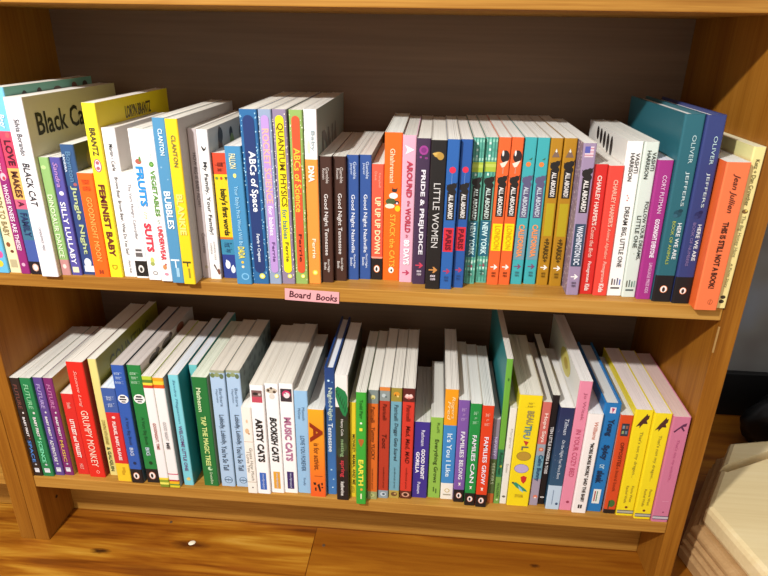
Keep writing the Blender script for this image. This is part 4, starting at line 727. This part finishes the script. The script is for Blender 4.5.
# hand slot: a real recess cut through the lid
cut = bmesh.new(); add_box(cut, -.007, .007, -.07, .09, .067, .12, .002)
ct = bm_obj('slot_cutter', cut, pale, None)
dirx = Vector((1.094 - 1.011, .182 - .14, 0)).normalized()
ct.location = (1.011 + dirx.x * .068, .14 + dirx.y * .068 + .004, 0); ct.rotation_euler = (0, 0, math.atan2(dirx.y, dirx.x) - math.pi / 2)
bpy.context.view_layer.update()
md = lid.modifiers.new('slot', 'BOOLEAN'); md.object = ct; md.operation = 'DIFFERENCE'; md.solver = 'EXACT'
dg = bpy.context.evaluated_depsgraph_get()
nm = bpy.data.meshes.new_from_object(lid.evaluated_get(dg))
lid.modifiers.clear(); lid.data = nm
bpy.data.objects.remove(ct)
# ---- black bag on the floor behind the stand
bm = bmesh.new()
bmesh.ops.create_icosphere(bm, subdivisions=4, radius=1)
rr = random.Random(3)
from mathutils import noise
for v in bm.verts:
    p = v.co.copy()
    d = 1 + .16 * noise.noise(p * 1.6) + .07 * abs(noise.noise(p * 4.1 + Vector((3, 1, 2))))
    z = max(p.z * d, -.62)
    pinch = 1 - .45 * max(0, p.z) ** 1.5
    v.co = Vector((p.x * d * pinch * .15, p.y * d * pinch * .06, (z + .62) * .09))
for f in bm.faces: f.smooth = True
bg = empty('bag', (1.30, .362, 0), (0, 0, .1), 'black soft crumpled bag on the floor behind the octagonal stand', 'bag')
bm_obj('pouch', bm, mat('0b0b0d', .35, .5), bg)
V, F = [], []
for k in range(25):
    a = math.pi * k / 24
    for i in range(8):
        q = i * math.tau / 8
        rad = .06 + .005 * math.cos(q)
        V.append((-.02 + rad * math.cos(a), .005 * math.sin(q) - .02, .07 + .38 * rad * math.sin(a)))
for k in range(24):
    for i in range(8): F.append((k * 8 + i, k * 8 + (i + 1) % 8, k * 8 + 8 + (i + 1) % 8, k * 8 + 8 + i))
link_mesh('handle', V, F, [mat('17171a', .4)], None, bg, True)
# ---- a scrap of paper and two nail heads on the floor
bm = bmesh.new()
bmesh.ops.create_icosphere(bm, subdivisions=2, radius=1)
for v in bm.verts: v.co = Vector((v.co.x * .0055, v.co.y * .0042, max(-.2, v.co.z) * .0016 + .00033))
o = bm_obj('paper_scrap', bm, mat('e8dcc0', .7), None, (.2130, .0157, 0.0)); o.rotation_euler = (0, 0, .5)
tag(o, 'tiny cream scrap lying on the plank floor in front of the bookcase', 'scrap')
for x, y, lab in ((.3935 + .016, .031, 'small dark nail head in the floor board right of the plank seam'), (.165, .053, 'small grey nail head in the floor just below the kick board, left half')):
    bm = bmesh.new(); bmesh.ops.create_cone(bm, cap_ends=True, segments=14, radius1=.0024, radius2=.002, depth=.0008)
    o = bm_obj('nail_head', bm, mat('5a4430', .4), None, (x, y, .0004)); tag(o, lab, 'nail', 'nails in the floor')

# ================================================================== LIGHT
def area(name, loc, target, size, power, col):
    l = bpy.data.lights.new(name, 'AREA'); l.shape = 'DISK'; l.size = size; l.energy = power; l.color = col
    o = bpy.data.objects.new(name, l); COL.objects.link(o); o.location = loc
    d = Vector(target) - Vector(loc); o.rotation_euler = d.to_track_quat('-Z', 'Y').to_euler()
    return o
area('ceiling_lamp', (-.11, -1.0, 1.47), (.42, 0, .4), .06, 30.0, (1.0, 1.0, 1.0))
w = bpy.data.worlds.new('room_light'); SC.world = w; w.use_nodes = True
w.node_tree.nodes['Background'].inputs[0].default_value = (1.0, .98, .95, 1)
w.node_tree.nodes['Background'].inputs[1].default_value = .8
# ================================================================== CAMERA
cx, cy, cz, yaw, pit, rol, f = 0.5459, -0.6409, 0.7098, -0.0781, -0.4026, 0.0171, 604.37
c, s = math.cos(yaw), math.sin(yaw)
fwd = Vector((s * math.cos(pit), c * math.cos(pit), math.sin(pit))); right = Vector((c, -s, 0)); up = right.cross(fwd)
r2 = right * math.cos(rol) + up * math.sin(rol); u2 = -right * math.sin(rol) + up * math.cos(rol)
cam = bpy.data.cameras.new('camera'); co = bpy.data.objects.new('camera', cam); COL.objects.link(co)
co.matrix_world = Matrix(((r2.x, u2.x, -fwd.x, cx), (r2.y, u2.y, -fwd.y, cy), (r2.z, u2.z, -fwd.z, cz), (0, 0, 0, 1)))
cam.sensor_width = 36; cam.lens = f / 768 * 36; cam.clip_start = .02
SC.camera = co
vs = SC.view_settings
SC.display_settings.display_device = 'sRGB'
vs.view_transform = 'Standard'; vs.look = 'None'; vs.gamma = 1; vs.use_curve_mapping = False; vs.exposure = 0.03
